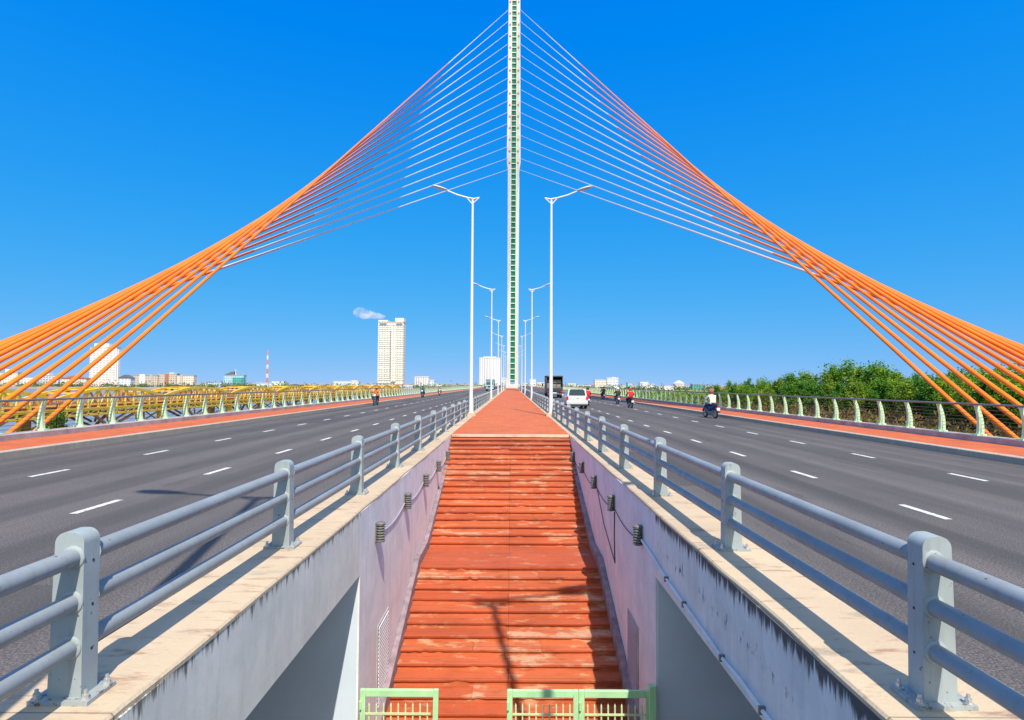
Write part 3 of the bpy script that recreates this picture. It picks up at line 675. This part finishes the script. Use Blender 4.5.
building(500.5, 506, 378, 820, 'white', 'narrow white block between slab tower and pylon', roof='roofwhite')
building(521, 526.5, 384, 760, 'white', 'tiny white house just right of the pylon foot', roof='roofwhite')
building(529, 535, 379.5, 790, 'white', 'narrow white block beyond the right street lamps', roof='roofwhite')
building(536, 544, 383, 760, 'cream', 'low cream house beyond the right street lamps', roof='roofwhite')
building(567, 575, 384, 760, 'white', 'low white house above the white car roof', roof='roofwhite')
building(576, 590, 386, 700, 'cream', 'long low cream wall building right of the white car', roof='roofwhite')
building(594, 605.5, 380.3, 740, 'cream', 'cream block left part of the big white building', roof='roofwhite')
building(606, 617.5, 378.3, 742, 'white', 'big white building above the motorbikes', roof='roofwhite', extra=blk('roof_hut','roofwhite',-.1,.3,1,1.05))
building(618, 625, 386.5, 700, 'cream', 'low cream shed right of the big white building', roof='roofwhite')
building(626.5, 632, 383, 730, 'glass', 'small pale glass block with green side above the red rider', extra=blk('green_side','teal',-.6,-.35,.2,.9,-.52,-.45))
building(639, 647.5, 382.6, 700, 'white', 'white round fronted block right of the red rider', roof='roofwhite', extra=lambda t,w,h,d: (lambda b: (b.lathe([(w*.42,0),(w*.42,h*.96)], (0,-d*.45,0), 18), b.build('round_front', M['roofwhite'], t, smooth=True)))(MB()))
building(648, 653.5, 384.5, 705, 'white', 'white lower wing beside the round fronted block', roof='roofwhite')
building(655, 662, 386, 690, 'grey', 'small grey house in the right skyline', roof='roofblue')
building(663, 673, 386.6, 680, 'white', 'low white row house left of the cream peaked building', roof='roofwhite')
building(674, 683.5, 384.2, 700, 'cream', 'cream building with a peaked tower roof on the right skyline', roof='roofwhite', extra=gable('roofwhite', 4))
building(684.5, 691, 387, 690, 'blue', 'low bluish house left of the green mesh building', roof='roofwhite')
def meshx(t, w, h, d):
    b = MB(); b.box(w*.50, w*.72, -d*.4, d*.4, 0, h*1.02); b.build('concrete_frame', M['roofdark'], t)
    b = MB()
    for i in range(1, 4): b.box(w*.46, w*.76, -d*.45, d*.45, h*i/4, h*i/4+.6)
    b.build('floor_slab', M['concrete'], t)
building(691.5, 702, 384.6, 680, 'teal', 'building site wrapped in green mesh with dark open frame', extra=meshx, name='building_site')
building(709, 722, 389, 640, 'cream', 'low cream house at the left edge of the trees', roof='roofred')

# red and white mast
Y = 715; x = pxx(266.5, Y); z1 = pzz(350.5, 266, Y) + 4
t = thing('radio_mast', (x, Y, -4), 'tall slim red and white lattice mast behind the truss bridge', 'mast')
M['mastred'] = plain('hazed_mast_red', (.60,.27,.23), .6)  # red paled, distance haze put into the paint colour
for i in range(8):
    za, zb = z1*i/8, z1*(i+1)/8; wa, wb = 1.1*(1-i/8*.7), 1.1*(1-(i+1)/8*.7); b = MB()
    C = [(-1,-1),(1,-1),(1,1),(-1,1)]
    for (cx, cy), (dx, dy) in zip(C, C[1:]+C[:1]):
        b.bar((cx*wa,cy*wa,za),(cx*wb,cy*wb,zb),.5); b.bar((cx*wa,cy*wa,za),(dx*wb,dy*wb,zb),.3); b.bar((dx*wa,dy*wa,za),(cx*wb,cy*wb,zb),.3); b.bar((cx*wb,cy*wb,zb),(dx*wb,dy*wb,zb),.3)
    b.build('mast_section', M['mastred' if i % 2 else 'roofwhite'], t)
b = MB(); b.tube([(0,0,z1),(0,0,z1+4)], .15, 6); b.build('antenna', M['steel'], t)

# ------------------------------------------------------------------ trees
def crown_mesh(seed, rx, rz, zc, mat, nl, leaf):
    rnd = random.Random(seed); b = MB()
    cl = []
    for i in range(26):
        while True:
            p = Vector((rnd.uniform(-1,1), rnd.uniform(-1,1), rnd.uniform(-1,1)))
            if .25 < p.length < 1: break
        q = 1.0 - .35*max(0, p.z)
        cl.append((Vector((p.x*rx*q, p.y*rx*q, zc + p.z*rz + rnd.uniform(-.1,.35)*rz)), rnd.uniform(.22,.42)*rx))
    for i in range(nl):
        c, r_ = rnd.choice(cl); g = Vector((rnd.gauss(0,.5), rnd.gauss(0,.5), rnd.gauss(0,.62)))*r_; p = c + g
        u = Vector((rnd.gauss(0,1), rnd.gauss(0,1), rnd.gauss(0,.6)+.25)).normalized(); w = u.cross(Vector((rnd.gauss(0,1), rnd.gauss(0,1), rnd.gauss(0,1)))).normalized()
        l = leaf*rnd.uniform(.6,1.5); b.add([p - w*l*.28, p + u*l*.55 + w*l*.02, p + w*l*.28, p - u*l*.45], [(0,1,2,3)])
    return b.mesh('crown', mat), cl
def trunk_mesh(seed, h, cl):
    rnd = random.Random(seed); b = MB()
    b.tube([(0,0,-.4),(rnd.uniform(-.1,.1),rnd.uniform(-.1,.1),h*.3),(rnd.uniform(-.25,.25),rnd.uniform(-.25,.25),h*.62)], [.20,.15,.10], 8)
    for c, r_ in rnd.sample(cl, 9): b.tube([(0,0,h*rnd.uniform(.25,.5)), c*.55 + Vector((0,0,h*.2)), c], [.08,.055,.02], 5)
    return b.mesh('trunk', M['bark'])
LEAVES = 5200
VAR = []
for i, (rx, rz, zc, lm) in enumerate([(2.3,2.9,4.2,'leafA'),(2.6,2.6,3.9,'leafB'),(2.0,3.2,4.4,'leafC'),(2.9,2.5,3.8,'leafA'),(1.7,2.9,4.6,'leafB'),(2.4,3.0,4.0,'leafC')]):
    cm, cl = crown_mesh(40+i, rx, rz, zc, M[lm], LEAVES, .30); VAR.append((cm, trunk_mesh(60+i, zc+rz, cl)))
KIND = ['broad mid green tree', 'olive green bushy tree', 'tall dark green tree', 'low spreading green tree', 'slim olive tree', 'dense blue green tree']
trnd = random.Random(8)
def tree(x, y, z, v, sc, label, group='riverbank trees behind the right railing'):
    t = thing('riverbank_tree', (x, y, z), label, 'tree', group, trnd.uniform(0, 6.28)); t.scale = (sc*trnd.uniform(.9,1.15), sc*trnd.uniform(.9,1.15), sc)
    put('crown', VAR[v][0], t); put('trunk', VAR[v][1], t); return t
# crown tops follow the photo's skyline: (picture x, crown top y)
sky_px = [(718,384),(732,381),(748,380),(764,380.5),(778,377),(792,374.5),(806,371.5),(820,373),(832,369),(846,365.5),(860,366),(874,365),(888,366),(902,372),(915,377),(928,379),(942,375),(955,372),(968,370),(982,373),(996,372),(1010,371),(1023,370),(1040,370)]
for i, (px, py) in enumerate(sky_px):
    py += 1.2
    Yt = 135 - 75*min(1, (px-718)/320) + trnd.uniform(-5, 5)
    zt = pzz(py, px, Yt); v = i % 6; hh = [7.3,6.8,7.9,6.5,7.8,7.3][v]
    tree(pxx(px, Yt), Yt, -3.2, v, (zt + 3.2)/hh*1.0, f'{KIND[v]} along the skyline row behind the right railing')
for i in range(40):
    px = 722 + i*8.4 + trnd.uniform(-4, 4); q = (px-718)/340
    Yt = 118 - 66*q + trnd.uniform(-6, 3); zt = pzz(388.5 - 9*min(1, q*1.5) + trnd.uniform(-1.5, 3), px, Yt); v = trnd.randrange(6); hh = [7.3,6.8,7.9,6.5,7.8,7.3][v]
    tree(pxx(px, Yt), Yt, -3.2, v, (zt + 3.2)/hh, f'shorter {KIND[v]} in the front row behind the right railing wires')
tree(-20.3, 25.6, -4.6, 4, .66, 'lone small green tree behind the left railing under the cables', 'lone bank trees').scale = (.36, .36, .68)
b = MB(); rnd = random.Random(21)
for i in range(30000):
    y = 22 + 100*rnd.random(); x = 18.5 + rnd.random()**1.3*(18 + y*.75); h_ = rnd.random()**1.2*2.9*(.55 + .45*math.sin(x*.9 + y*.37)*math.cos(y*.51 - x*.3) )
    p = Vector((x, y, -3.4 + h_)); u = Vector((rnd.gauss(0,.5), rnd.gauss(0,.5), rnd.uniform(.3,1))).normalized(); w = u.cross(Vector((rnd.gauss(0,1), rnd.gauss(0,1), .1))).normalized(); l = rnd.uniform(.25,.7)
    b.add([p - w*l*.2, p + u*l*.6, p + w*l*.2, p - u*l*.4], [(0,1,2,3)])
for i in range(14000):
    y = 115 + 215*rnd.random(); x = 16 + rnd.random()**1.6*(20 + y*.45); h_ = rnd.random()**1.3*3.6*(.6 + .4*math.sin(x*.33 + y*.17)*math.cos(y*.11 - x*.2))
    p = Vector((x, y, -3.3 + h_)); u = Vector((rnd.gauss(0,.5), rnd.gauss(0,.5), rnd.uniform(.3,1))).normalized(); w = u.cross(Vector((rnd.gauss(0,1), rnd.gauss(0,1), .1))).normalized(); l = rnd.uniform(.5,1.3)
    b.add([p - w*l*.3, p + u*l*.6, p + w*l*.3, p - u*l*.4], [(0,1,2,3)], 1)
tag(b.build('undergrowth', [M['brush'], M['leafB']]), 'reddish brown undergrowth covering the right bank below the trees', 'undergrowth', kind='stuff')
# ------------------------------------------------------------------ traffic
M['tyre'] = plain('tyre_rubber', (.02,.02,.022), .85); M['rim'] = plain('alloy_rim', (.45,.46,.48), .35, .8)
M['glass'] = plain('dark_car_glass', (.03,.055,.065), .12, spec=.6); M['redlight'] = plain('red_lens', (.55,.015,.012), .2)
M['clearlight'] = plain('headlamp_lens', (.75,.76,.72), .15); M['plate'] = plain('number_plate', (.80,.80,.78), .5)
M['carwhite'] = plain('white_car_paint', (.60,.61,.61), .3, var=.04, spec=.6); M['truckgreen'] = plain('teal_truck_paint', (.12,.30,.32), .4, var=.15)
M['truckdark'] = plain('dark_truck_paint', (.06,.07,.08), .5, var=.2); M['canvas'] = plain('brown_grey_cargo', (.30,.27,.22), .9, var=.3)
M['seatblack'] = plain('black_seat_vinyl', (.025,.025,.027), .55); M['chrome'] = plain('chrome', (.6,.6,.6), .2, 1)
M['skin'] = plain('skin', (.42,.24,.16), .6); M['navy'] = plain('navy_trousers', (.02,.028,.07), .85, var=.3); M['darkcloth'] = plain('black_cloth', (.022,.022,.026), .9, var=.3)
M['shoe'] = plain('dark_shoe', (.03,.02,.02), .6)
PAINT = {'black': (.022,.022,.028), 'blue': (.02,.05,.18), 'red': (.45,.02,.02), 'grey': (.22,.23,.25)}
for k, c in PAINT.items(): M['bike_'+k] = plain(k + '_bike_paint', c, .3)
for k, c in {'orange': (.80,.20,.03), 'teal': (.02,.17,.16), 'khaki': (.32,.27,.17), 'black': (.025,.025,.03), 'red': (.62,.012,.02), 'white': (.80,.78,.76), 'brown': (.30,.07,.04)}.items(): M['cloth_'+k] = plain(k + '_cloth', c, .8, var=.15, scale=8)

def wheel_meshes(r, w, rr):
    b = MB(); pr = [(rr,-w*.42),(r*.93,-w*.5),(r,-w*.3),(r,w*.3),(r*.93,w*.5),(rr,w*.42)]
    b.lathe(pr, (0,0,0), 22, 'x'); ty = b.mesh('tyre', M['tyre'])
    b = MB(); b.lathe([(rr*1.01,-w*.44),(rr*.9,-w*.30),(rr*.25,-w*.36),(rr*.25,w*.36),(rr*.9,w*.30),(rr*1.01,w*.44)], (0,0,0), 22, 'x')
    for a in range(5): ang = a*2*PI/5; b.bar((0,0,0), (0,rr*.92*math.cos(ang),rr*.92*math.sin(ang)), w*.9, rr*.16)
    ri = b.mesh('rim', M['rim'])
    for me in (ty, ri): me.polygons.foreach_set('use_smooth', [True]*len(me.polygons)); me.set_sharp_from_angle(angle=R(40))
    return ty, ri
def wheel(t, ms, loc):
    w = put('wheel', ms[0], t, loc); put('rim', ms[1], w); return w
BW = wheel_meshes(.285, .085, .20); CW = wheel_meshes(.34, .22, .21); LW = wheel_meshes(.48, .28, .27)

def motorbike(paint):
    t = thing('motorbike', (0,0,0), 'x', 'motorbike', 'motorbikes on the bridge'); pm = M['bike_'+paint]
    for y in (-.62, .62): wheel(t, BW, (0, y, .285))
    b = MB(); b.tube([(0,-.95,.82),(0,-.80,.80),(0,-.45,.70),(0,-.15,.55),(0,.10,.50),(0,.30,.60),(0,.42,.85)], [.05,.10,.13,.13,.12,.10,.07], 12)
    b.tube([(0,.22,.40),(0,.40,.62),(0,.46,.86)], [.12,.17,.10], 10); b.build('fairing', pm, t, smooth=True)
    b = MB(); b.tube([(0,-.30,.36),(0,.0,.32),(0,.2,.36)], [.11,.14,.10], 10); b.bar((.09,-.62,.285),(.09,-.1,.36),.05); b.bar((-.09,-.62,.285),(-.09,-.1,.36),.05); b.build('engine', M['rim'], t, smooth=True)
    b = MB(); b.tube([(0,-.86,.835),(0,-.62,.84),(0,-.30,.80),(0,-.02,.76)], [.07,.115,.12,.08], 12); b.build('seat', M['seatblack'], t, smooth=True)
    for s in (-1, 1):
        b = MB(); b.tube([(s*.06,.62,.285),(s*.06,.46,.92)], .028, 8); b.build('fork', M['chrome'], t, smooth=True)
        b = MB(); b.tube([(s*.14,.42,1.02),(s*.20,.40,1.16)], .010, 6); b.lathe([(.0,-.008),(.055,-.008),(.055,.008),(.0,.008)], (s*.21,.40,1.19), 12, 'y'); b.build('mirror', M['black'], t, smooth=True)
    b = MB(); b.tube([(-.34,.30,1.01),(-.14,.42,1.0),(0,.44,.98),(.14,.42,1.0),(.34,.30,1.01)], .018, 8); b.build('handlebar', M['black'], t, smooth=True)
    b = MB(); b.lathe([(.03,-.08),(.10,-.02),(.11,.05),(.06,.08)], (0,.50,.93), 14, 'y'); b.build('headlight', M['clearlight'], t, smooth=True)
    b = MB()
    prof = [(.62+.33*math.cos(R(a)), .285+.33*math.sin(R(a))) for a in range(20,171,15)] + [(.62+.31*math.cos(R(a)), .285+.31*math.sin(R(a))) for a in range(170,19,-15)]
    b.prism(prof, -.06, .06, 'x'); b.build('mudguard', pm, t)
    b = MB(); b.box(-.075,.075,-1.0,-.955,.72,.80); b.build('tail_light', M['redlight'], t, bevel=.012)
    b = MB(); b.box(-.10,.10,-.985,-.975,.50,.66); b.build('number_plate', M['plate'], t)
    b = MB(); b.tube([(.15,.0,.28),(.16,-.35,.30),(.17,-.85,.42)], [.03,.05,.055], 10); b.build('exhaust', M['chrome'], t, smooth=True)
    return t

def body_mesh():
    V = []; E = []; RR = []
    def p(co, r_, par=None):
        V.append(co); RR.append(r_)
        if par is not None: E.append((par, len(V)-1))
        return len(V)-1
    pel = p((0,-.34,.95), .150); sp = p((0,-.30,1.12), .140, pel); ch = p((0,-.23,1.32), .160, sp); nk = p((0,-.19,1.48), .060, ch); hd = p((0,-.16,1.60), .092, nk); p((0,-.155,1.69), .075, hd)
    for s in (-1, 1):
        sh = p((s*.19,-.22,1.39), .066, ch); el = p((s*.29,.0,1.17), .048, sh); wr = p((s*.28,.24,1.05), .032, el); p((s*.27,.31,1.045), .036, wr)
        hp = p((s*.11,-.26,.90), .100, pel); kn = p((s*.27,.16,.77), .072, hp); an = p((s*.20,-.04,.38), .045, kn); p((s*.21,.12,.32), .042, an)
    me = bpy.data.meshes.new('body_cage'); me.from_pydata(V, E, []); o = bpy.data.objects.new('body_cage', me); col.objects.link(o)
    sk = o.modifiers.new('skin','SKIN'); sk.use_smooth_shade = True; ss = o.modifiers.new('sub','SUBSURF'); ss.levels = 1; ss.render_levels = 1
    for i, sv in enumerate(me.skin_vertices[0].data): sv.radius = (RR[i], RR[i]*(.8 if i in (0,1,2) else 1)); sv.use_root = i == 0
    dg = bpy.context.evaluated_depsgraph_get(); dg.update(); ev = bpy.data.meshes.new_from_object(o.evaluated_get(dg)); bpy.data.objects.remove(o)
    ev.name = 'person'
    mb = MB(); mb.v = [tuple(v.co) for v in ev.vertices]; mb.f = [tuple(q.vertices) for q in ev.polygons]; mb.m = []
    for q in ev.polygons:
        c = q.center
        if c.z > 1.455: mi = 0
        elif c.y > .22 and c.z > .95: mi = 0
        elif c.z < .36: mi = 3
        elif c.z < .93 or (c.z < .98 and c.y > -.2 and abs(c.x) < .26 and c.z < .9): mi = 2
        else: mi = 1
        mb.m.append(mi)
    for s in (-1, 1):                                                   # fingers curled round the grips, thumb below; face
        for k in range(4):
            x = s*(.24 + .022*k); mb.tube([(x,.325,1.055),(x,.345,1.045 - .003*k),(x,.335,1.015),(x,.31,1.01)], [.010,.010,.009,.007], 6)
        mb.tube([(s*.235,.29,1.035),(s*.225,.315,1.015),(s*.24,.33,1.005)], [.011,.010,.008], 6)
        mb.lathe([(.0,-.012),(.012,-.006),(.012,.006),(.0,.012)], (s*.034,-.072,1.615), 8, 'y', 3)
        mb.lathe([(.0,-.01),(.022,-.01),(.026,.0),(.0,.01)], (s*.092,-.165,1.60), 8, 'x')
    mb.tube([(0,-.075,1.625),(0,-.05,1.585),(0,-.075,1.575)], [.009,.015,.009], 8); mb.tube([(-.025,-.078,1.548),(0,-.07,1.545),(.025,-.078,1.548)], .006, 6, 3)
    return mb
BODY = body_mesh()
def rider(t_loc, rz, sc, shirt, legs, helmet, label):
    me = BODY.mesh('person', [M['skin'], M['cloth_'+shirt], M[legs], M['shoe']]); me.polygons.foreach_set('use_smooth', [True]*len(me.polygons))
    o = bpy.data.objects.new('person', me); col.objects.link(o); o.location = t_loc; o.rotation_euler.z = rz; o.scale = sc
    tag(o, label, 'person', 'motorbike riders')
    b = MB(); pr = [(.132*math.cos(R(a)), .15*math.sin(R(a))) for a in range(-14, 86, 12)] + [(.005,.15)]
    b.lathe(pr, (0,-.165,1.645), 18); b.prism([(-.08,-.05),(.08,-.05),(.06,.02),(-.06,.02)], 1.645, 1.66, 'z'); b.build('helmet', M['cloth_'+helmet], o, smooth=True)
    b = MB(); b.tube([(.115,-.16,1.63),(.06,-.12,1.52),(0,-.11,1.50),(-.06,-.12,1.52),(-.115,-.16,1.63)], .007, 5); b.build('chin_strap', M['darkcloth'], o)
    return o
def bike(x, y, away, paint, shirt, legs, helmet, lb, lp, yaw=0):
    rz = (0 if away else PI) + yaw; t = motorbike(paint); t.location = (x, y, .006); t.rotation_euler.z = rz; t['label'] = lb; t.scale = (.95, .90, .90)
    rider((x, y, .006), rz, (1.0, .90, .88), shirt, legs, helmet, lp)
bike(11.25, 32.2, True, 'blue', 'white', 'navy', 'brown', 'dark blue motorbike ridden in white shirt near the right kerb', 'person in white shirt and reddish helmet riding near the right kerb', .16)
bike(9.55, 45.8, True, 'black', 'red', 'darkcloth', 'red', 'black motorbike under the rider in a red jacket', 'person in a bright red jacket and red helmet riding away', .03)
bike(10.15, 54.5, True, 'grey', 'black', 'darkcloth', 'white', 'grey motorbike just beyond the red jacketed rider', 'person in black jacket and white helmet riding away', -.03)
bike(11.5, 71.5, True, 'black', 'black', 'darkcloth', 'black', 'black motorbike farthest along the right kerb', 'person all in black with black helmet riding farthest right')
bike(6.75, 50.5, True, 'red', 'red', 'darkcloth', 'black', 'red motorbike half hidden just beyond the white car', 'person in red with a black helmet beyond the white car')
bike(-11.45, 48.2, False, 'black', 'orange', 'darkcloth', 'orange', 'black motorbike coming along the left kerb under an orange rider', 'person in orange jacket and orange helmet riding towards us')
bike(-12.0, 77.0, False, 'black', 'teal', 'darkcloth', 'teal', 'black motorbike coming under a teal jacketed rider', 'person in teal jacket and teal helmet riding towards us')
bike(-11.3, 89.5, False, 'grey', 'khaki', 'darkcloth', 'white', 'grey motorbike farthest away on the left road', 'person in khaki with a white helmet, farthest on left road', .1)

def car():
    t = thing('suv_car', (4.98, 43.0, .006), 'white sport utility car driving away on the right road behind a dark truck', 'car'); t.scale = (.90, .90, .92)
    W_ = .90
    b = MB(); prof = [(0.02,.42),(.0,.62),(.04,.98),(.20,1.02),(3.15,1.02),(4.15,.90),(4.38,.70),(4.40,.40),(3.9,.30),(.4,.30)]
    b.prism(prof, -W_, W_, 'x'); b.build('body', M['carwhite'], t, bevel=.07, seg=3)
    rz = 1.60; b = MB()
    base = [(-W_+.05,.10,1.0),(W_-.05,.10,1.0),(W_-.05,3.30,1.0),(-W_+.05,3.30,1.0)]; top = [(-.72,.24,rz),(.72,.24,rz),(.70,2.35,rz),(-.70,2.35,rz)]
    b.add(base+top, [(0,3,2,1),(4,5,6,7),(0,1,5,4),(1,2,6,5),(2,3,7,6),(3,0,4,7)]); cab = b.build('cabin', M['carwhite'], t, bevel=.05, seg=3)
    def pane(nm, q, i, m, u0, u1, v0, v1, off):
        A, B_, C, D = [Vector(a) for a in q]; n_ = (B_-A).cross(D-A).normalized()*off
        P = lambda u, v: (A*(1-u)+B_*u)*(1-v) + (D*(1-u)+C*u)*v
        pts = [P(u0,v0), P(u1,v0), P(u1,v1), P(u0,v1)]; b = MB(); b.add([x - n_*.8 for x in pts] + [x + n_ for x in pts], [(3,2,1,0),(4,5,6,7),(0,1,5,4),(1,2,6,5),(2,3,7,6),(3,0,4,7)]); return b.build(nm, m, t)
    pane('rear_window', (base[0],base[1],top[1],top[0]), 0, M['glass'], .08, .92, .14, .88, .012)
    pane('windscreen', (base[2],base[3],top[3],top[2]), 0, M['glass'], .06, .94, .08, .92, .012)
    for q in ((base[1],base[2],top[2],top[1]), (base[3],base[0],top[0],top[3])):
        pane('side_window', q, 0, M['glass'], .07, .33, .12, .86, .012); pane('side_window', q, 0, M['glass'], .36, .62, .12, .86, .012); pane('side_window', q, 0, M['glass'], .65, .92, .12, .86, .012)
    b = MB(); b.box(-.90,.90,-.07,.12,.36,.60); b.build('rear_bumper', M['carwhite'], t, bevel=.04)
    b = MB(); b.box(-.80,.80,-.05,.1,.24,.355); b.build('bumper_skirt', M['black'], t, bevel=.03)
    for s in (-1, 1):
        b = MB(); x0, x1 = sorted((s*.74, s*.905)); b.box(x0, x1, -.012, .16, .72, 1.0); b.build('tail_light', M['redlight'], t, bevel=.02)
        b = MB(); x0, x1 = sorted((s*.90, s*1.05)); b.box(x0, x1, 2.75, 2.92, 1.0, 1.16); b.build('wing_mirror', M['carwhite'], t, bevel=.03)
        for y in (.85, 3.45): wheel(t, CW, (s*.80, y, .34))
    b = MB(); b.box(-.26,.26,-.025,.02,.66,.78); b.build('number_plate', M['plate'], t)
    b = MB(); b.box(-.04,.12,-.03,.05,.86,.89); b.build('boot_handle', M['chrome'], t)
    b = MB(); b.box(-.55,.55,.14,.28,1.585,1.62); b.build('roof_spoiler', M['carwhite'], t, bevel=.01)
car()
def truck(x, y, away, label, cabm, boxm, load):
    t = thing('lorry', (x, y, .006), label, 'truck', None, 0 if away else PI); 
    b = MB(); b.box(-.40,.40,.1,6.2,.62,.86); b.box(-1.08,1.08,.02,4.3,.95,1.10); b.build('chassis', M['truckdark'], t)
    b = MB(); s_ = 1.10
    for sx in (-1, 1):
        x0, x1 = sorted((sx*1.02, sx*s_)); b.box(x0, x1, 0, 4.3, 1.10, 2.98)
    b.box(-s_, s_, 4.22, 4.3, 1.10, 2.98); b.box(-s_, s_, 0, 4.3, 2.82, 2.99); b.box(-s_, s_, -.04, .06, 1.10, 1.42); b.build('cargo_box', boxm, t, bevel=.02)
    b = MB(); rnd = random.Random(3)
    for i in range(3):
        for j in range(2 if not load else 3): b.box(-.98+.66*i, -.98+.66*i+.63, .5+rnd.uniform(0,.25), 3.9, 1.11+.45*j, 1.11+.45*j+.43)
    b.build('load', M['canvas'], t, bevel=.05)
    b = MB(); prof = [(4.5,.55),(4.5,2.35),(4.75,2.45),(5.75,2.40),(6.15,1.55),(6.28,1.35),(6.28,.55)]; b.prism(prof, -1.0, 1.0, 'x'); b.build('cab', cabm, t, bevel=.06)
    b = MB(); A = Vector((0,5.80,2.30)); B_ = Vector((0,6.14,1.58)); n_ = Vector((0,.72,.34)).normalized()*.02
    b.add([(-.88,*(A+n_)[1:]),(.88,*(A+n_)[1:]),(.88,*(B_+n_)[1:]),(-.88,*(B_+n_)[1:]),(-.88,*(A-n_)[1:]),(.88,*(A-n_)[1:]),(.88,*(B_-n_)[1:]),(-.88,*(B_-n_)[1:])], [(0,1,2,3),(7,6,5,4),(0,4,5,1),(1,5,6,2),(2,6,7,3),(3,7,4,0)]); b.build('windscreen', M['glass'], t)
    for s in (-1, 1):
        b = MB(); x0, x1 = sorted((s*.99, s*1.015)); b.prism([(4.9,1.55),(4.9,2.2),(5.6,2.2),(5.9,1.55)], x0, x1, 'x'); b.build('side_window', M['glass'], t)
        b = MB(); b.tube([(s*1.0,6.0,1.9),(s*1.25,6.15,1.95),(s*1.27,6.15,1.6)], .02, 6); x0, x1 = sorted((s*1.17, s*1.37)); b.box(x0, x1, 6.10, 6.17, 1.5, 1.95); b.build('wing_mirror', M['black'], t)
        b = MB(); b.lathe([(.02,0),(.13,0),(.12,.04),(.02,.05)], (s*.72,6.27,.92), 14, 'y'); b.build('headlight', M['clearlight'], t, smooth=True)
        b = MB(); x0, x1 = sorted((s*.72, s*1.02)); b.box(x0, x1, -.05, 0, .76, .90); b.build('tail_light', M['redlight'], t)
        b = MB(); x0, x1 = sorted((s*.62, s*1.06)); b.box(x0, x1, .42, .45, .25, .85); b.build('mud_flap', M['tyre'], t)
        for yw in (1.05, 5.35): wheel(t, LW, (s*.88, yw, .48))
    b = MB(); b.box(-.55,.55,6.27,6.30,.98,1.30); b.build('grille', M['black'], t)
    b = MB(); b.box(-1.02,1.02,6.25,6.42,.45,.72); b.build('front_bumper', M['rim'], t, bevel=.04)
    b = MB(); b.box(-.95,.95,-.02,.08,.50,.62); b.build('rear_bumper', M['rim'], t)
    b = MB(); b.box(-.25,.25,-.045,-.022,.64,.75); b.build('number_plate', M['plate'], t)
truck(5.75, 76, True, 'dark open backed truck with a load driving ahead of the white car', M['carwhite'], M['truckdark'], True)
truck(-5.6, 152, False, 'teal truck with dark windscreen coming towards us beside the left median lamps', M['truckgreen'], M['truckgreen'], False)
# ------------------------------------------------------------------ small cloud above the hotel
m, nt, bs = new_mat('cloud_vapour'); nt.nodes.remove(bs); pv = N(nt, 'ShaderNodeVolumePrincipled'); pv.inputs['Color'].default_value = (1,1,1,1); pv.inputs['Anisotropy'].default_value = .3
cv = coords(nt, (1,1,1)); cn = noise(nt, cv, .025, 5, .6)
L(nt, math_(nt, 'MULTIPLY', ramp(nt, cn, [(.42,(0,0,0)),(.62,(1,1,1))])  , .03), pv.inputs['Density']); L(nt, pv.outputs[0], nt.nodes['Material Output'].inputs['Volume'])
rnd = random.Random(14); bm = bmesh.new()
for i in range(11):
    q = i/10; mat4 = Matrix.Translation((-52 + 112*q, rnd.uniform(-20,20), 6 - 16*q + rnd.uniform(-5,5))) @ Matrix.Diagonal((38 - 16*q, 30, 30 - 22*q, 1))
    bmesh.ops.create_icosphere(bm, subdivisions=3, radius=1, matrix=mat4)
me = bpy.data.meshes.new('cloud'); bm.to_mesh(me); bm.free(); me.materials.append(m)
o = bpy.data.objects.new('cloud', me); col.objects.link(o); o.location = (pxx(369, 3000), 3000, pzz(314.5, 369, 3000)); tag(o, 'small white wisp of cloud above the tall cream hotel', 'cloud')
rm_ = o.modifiers.new('remesh', 'REMESH'); rm_.mode = 'VOXEL'; rm_.voxel_size = 4

# ------------------------------------------------------------------ low far off planting along the far bank
b = MB(); rnd = random.Random(33)
cl = [(rnd.uniform(-760, 560), rnd.uniform(642, 700), rnd.uniform(2.2, 5.5)) for _ in range(420)]
for i in range(16000):
    cx, cy, r_ = rnd.choice(cl); p = Vector((cx + rnd.gauss(0,.6)*r_*1.5, cy + rnd.gauss(0,.5)*r_, -3.8 + abs(rnd.gauss(0,.55))*r_))
    u = Vector((rnd.gauss(0,1), rnd.gauss(0,1), rnd.gauss(0,1))).normalized(); w = u.cross(Vector((rnd.gauss(0,1), rnd.gauss(0,1), rnd.gauss(0,1)))).normalized(); l = rnd.uniform(.9, 2.2)
    b.add([p - w*l*.4, p + u*l*.6, p + w*l*.4, p - u*l*.5], [(0,1,2,3)])
M['farleaf'] = foliage('far_leaf', (.06,.10,.045), (.12,.19,.07), (.20,.27,.10), .05)
tag(b.build('far_planting', M['farleaf']), 'low green planting along the far river bank below the city', 'planting', kind='stuff')
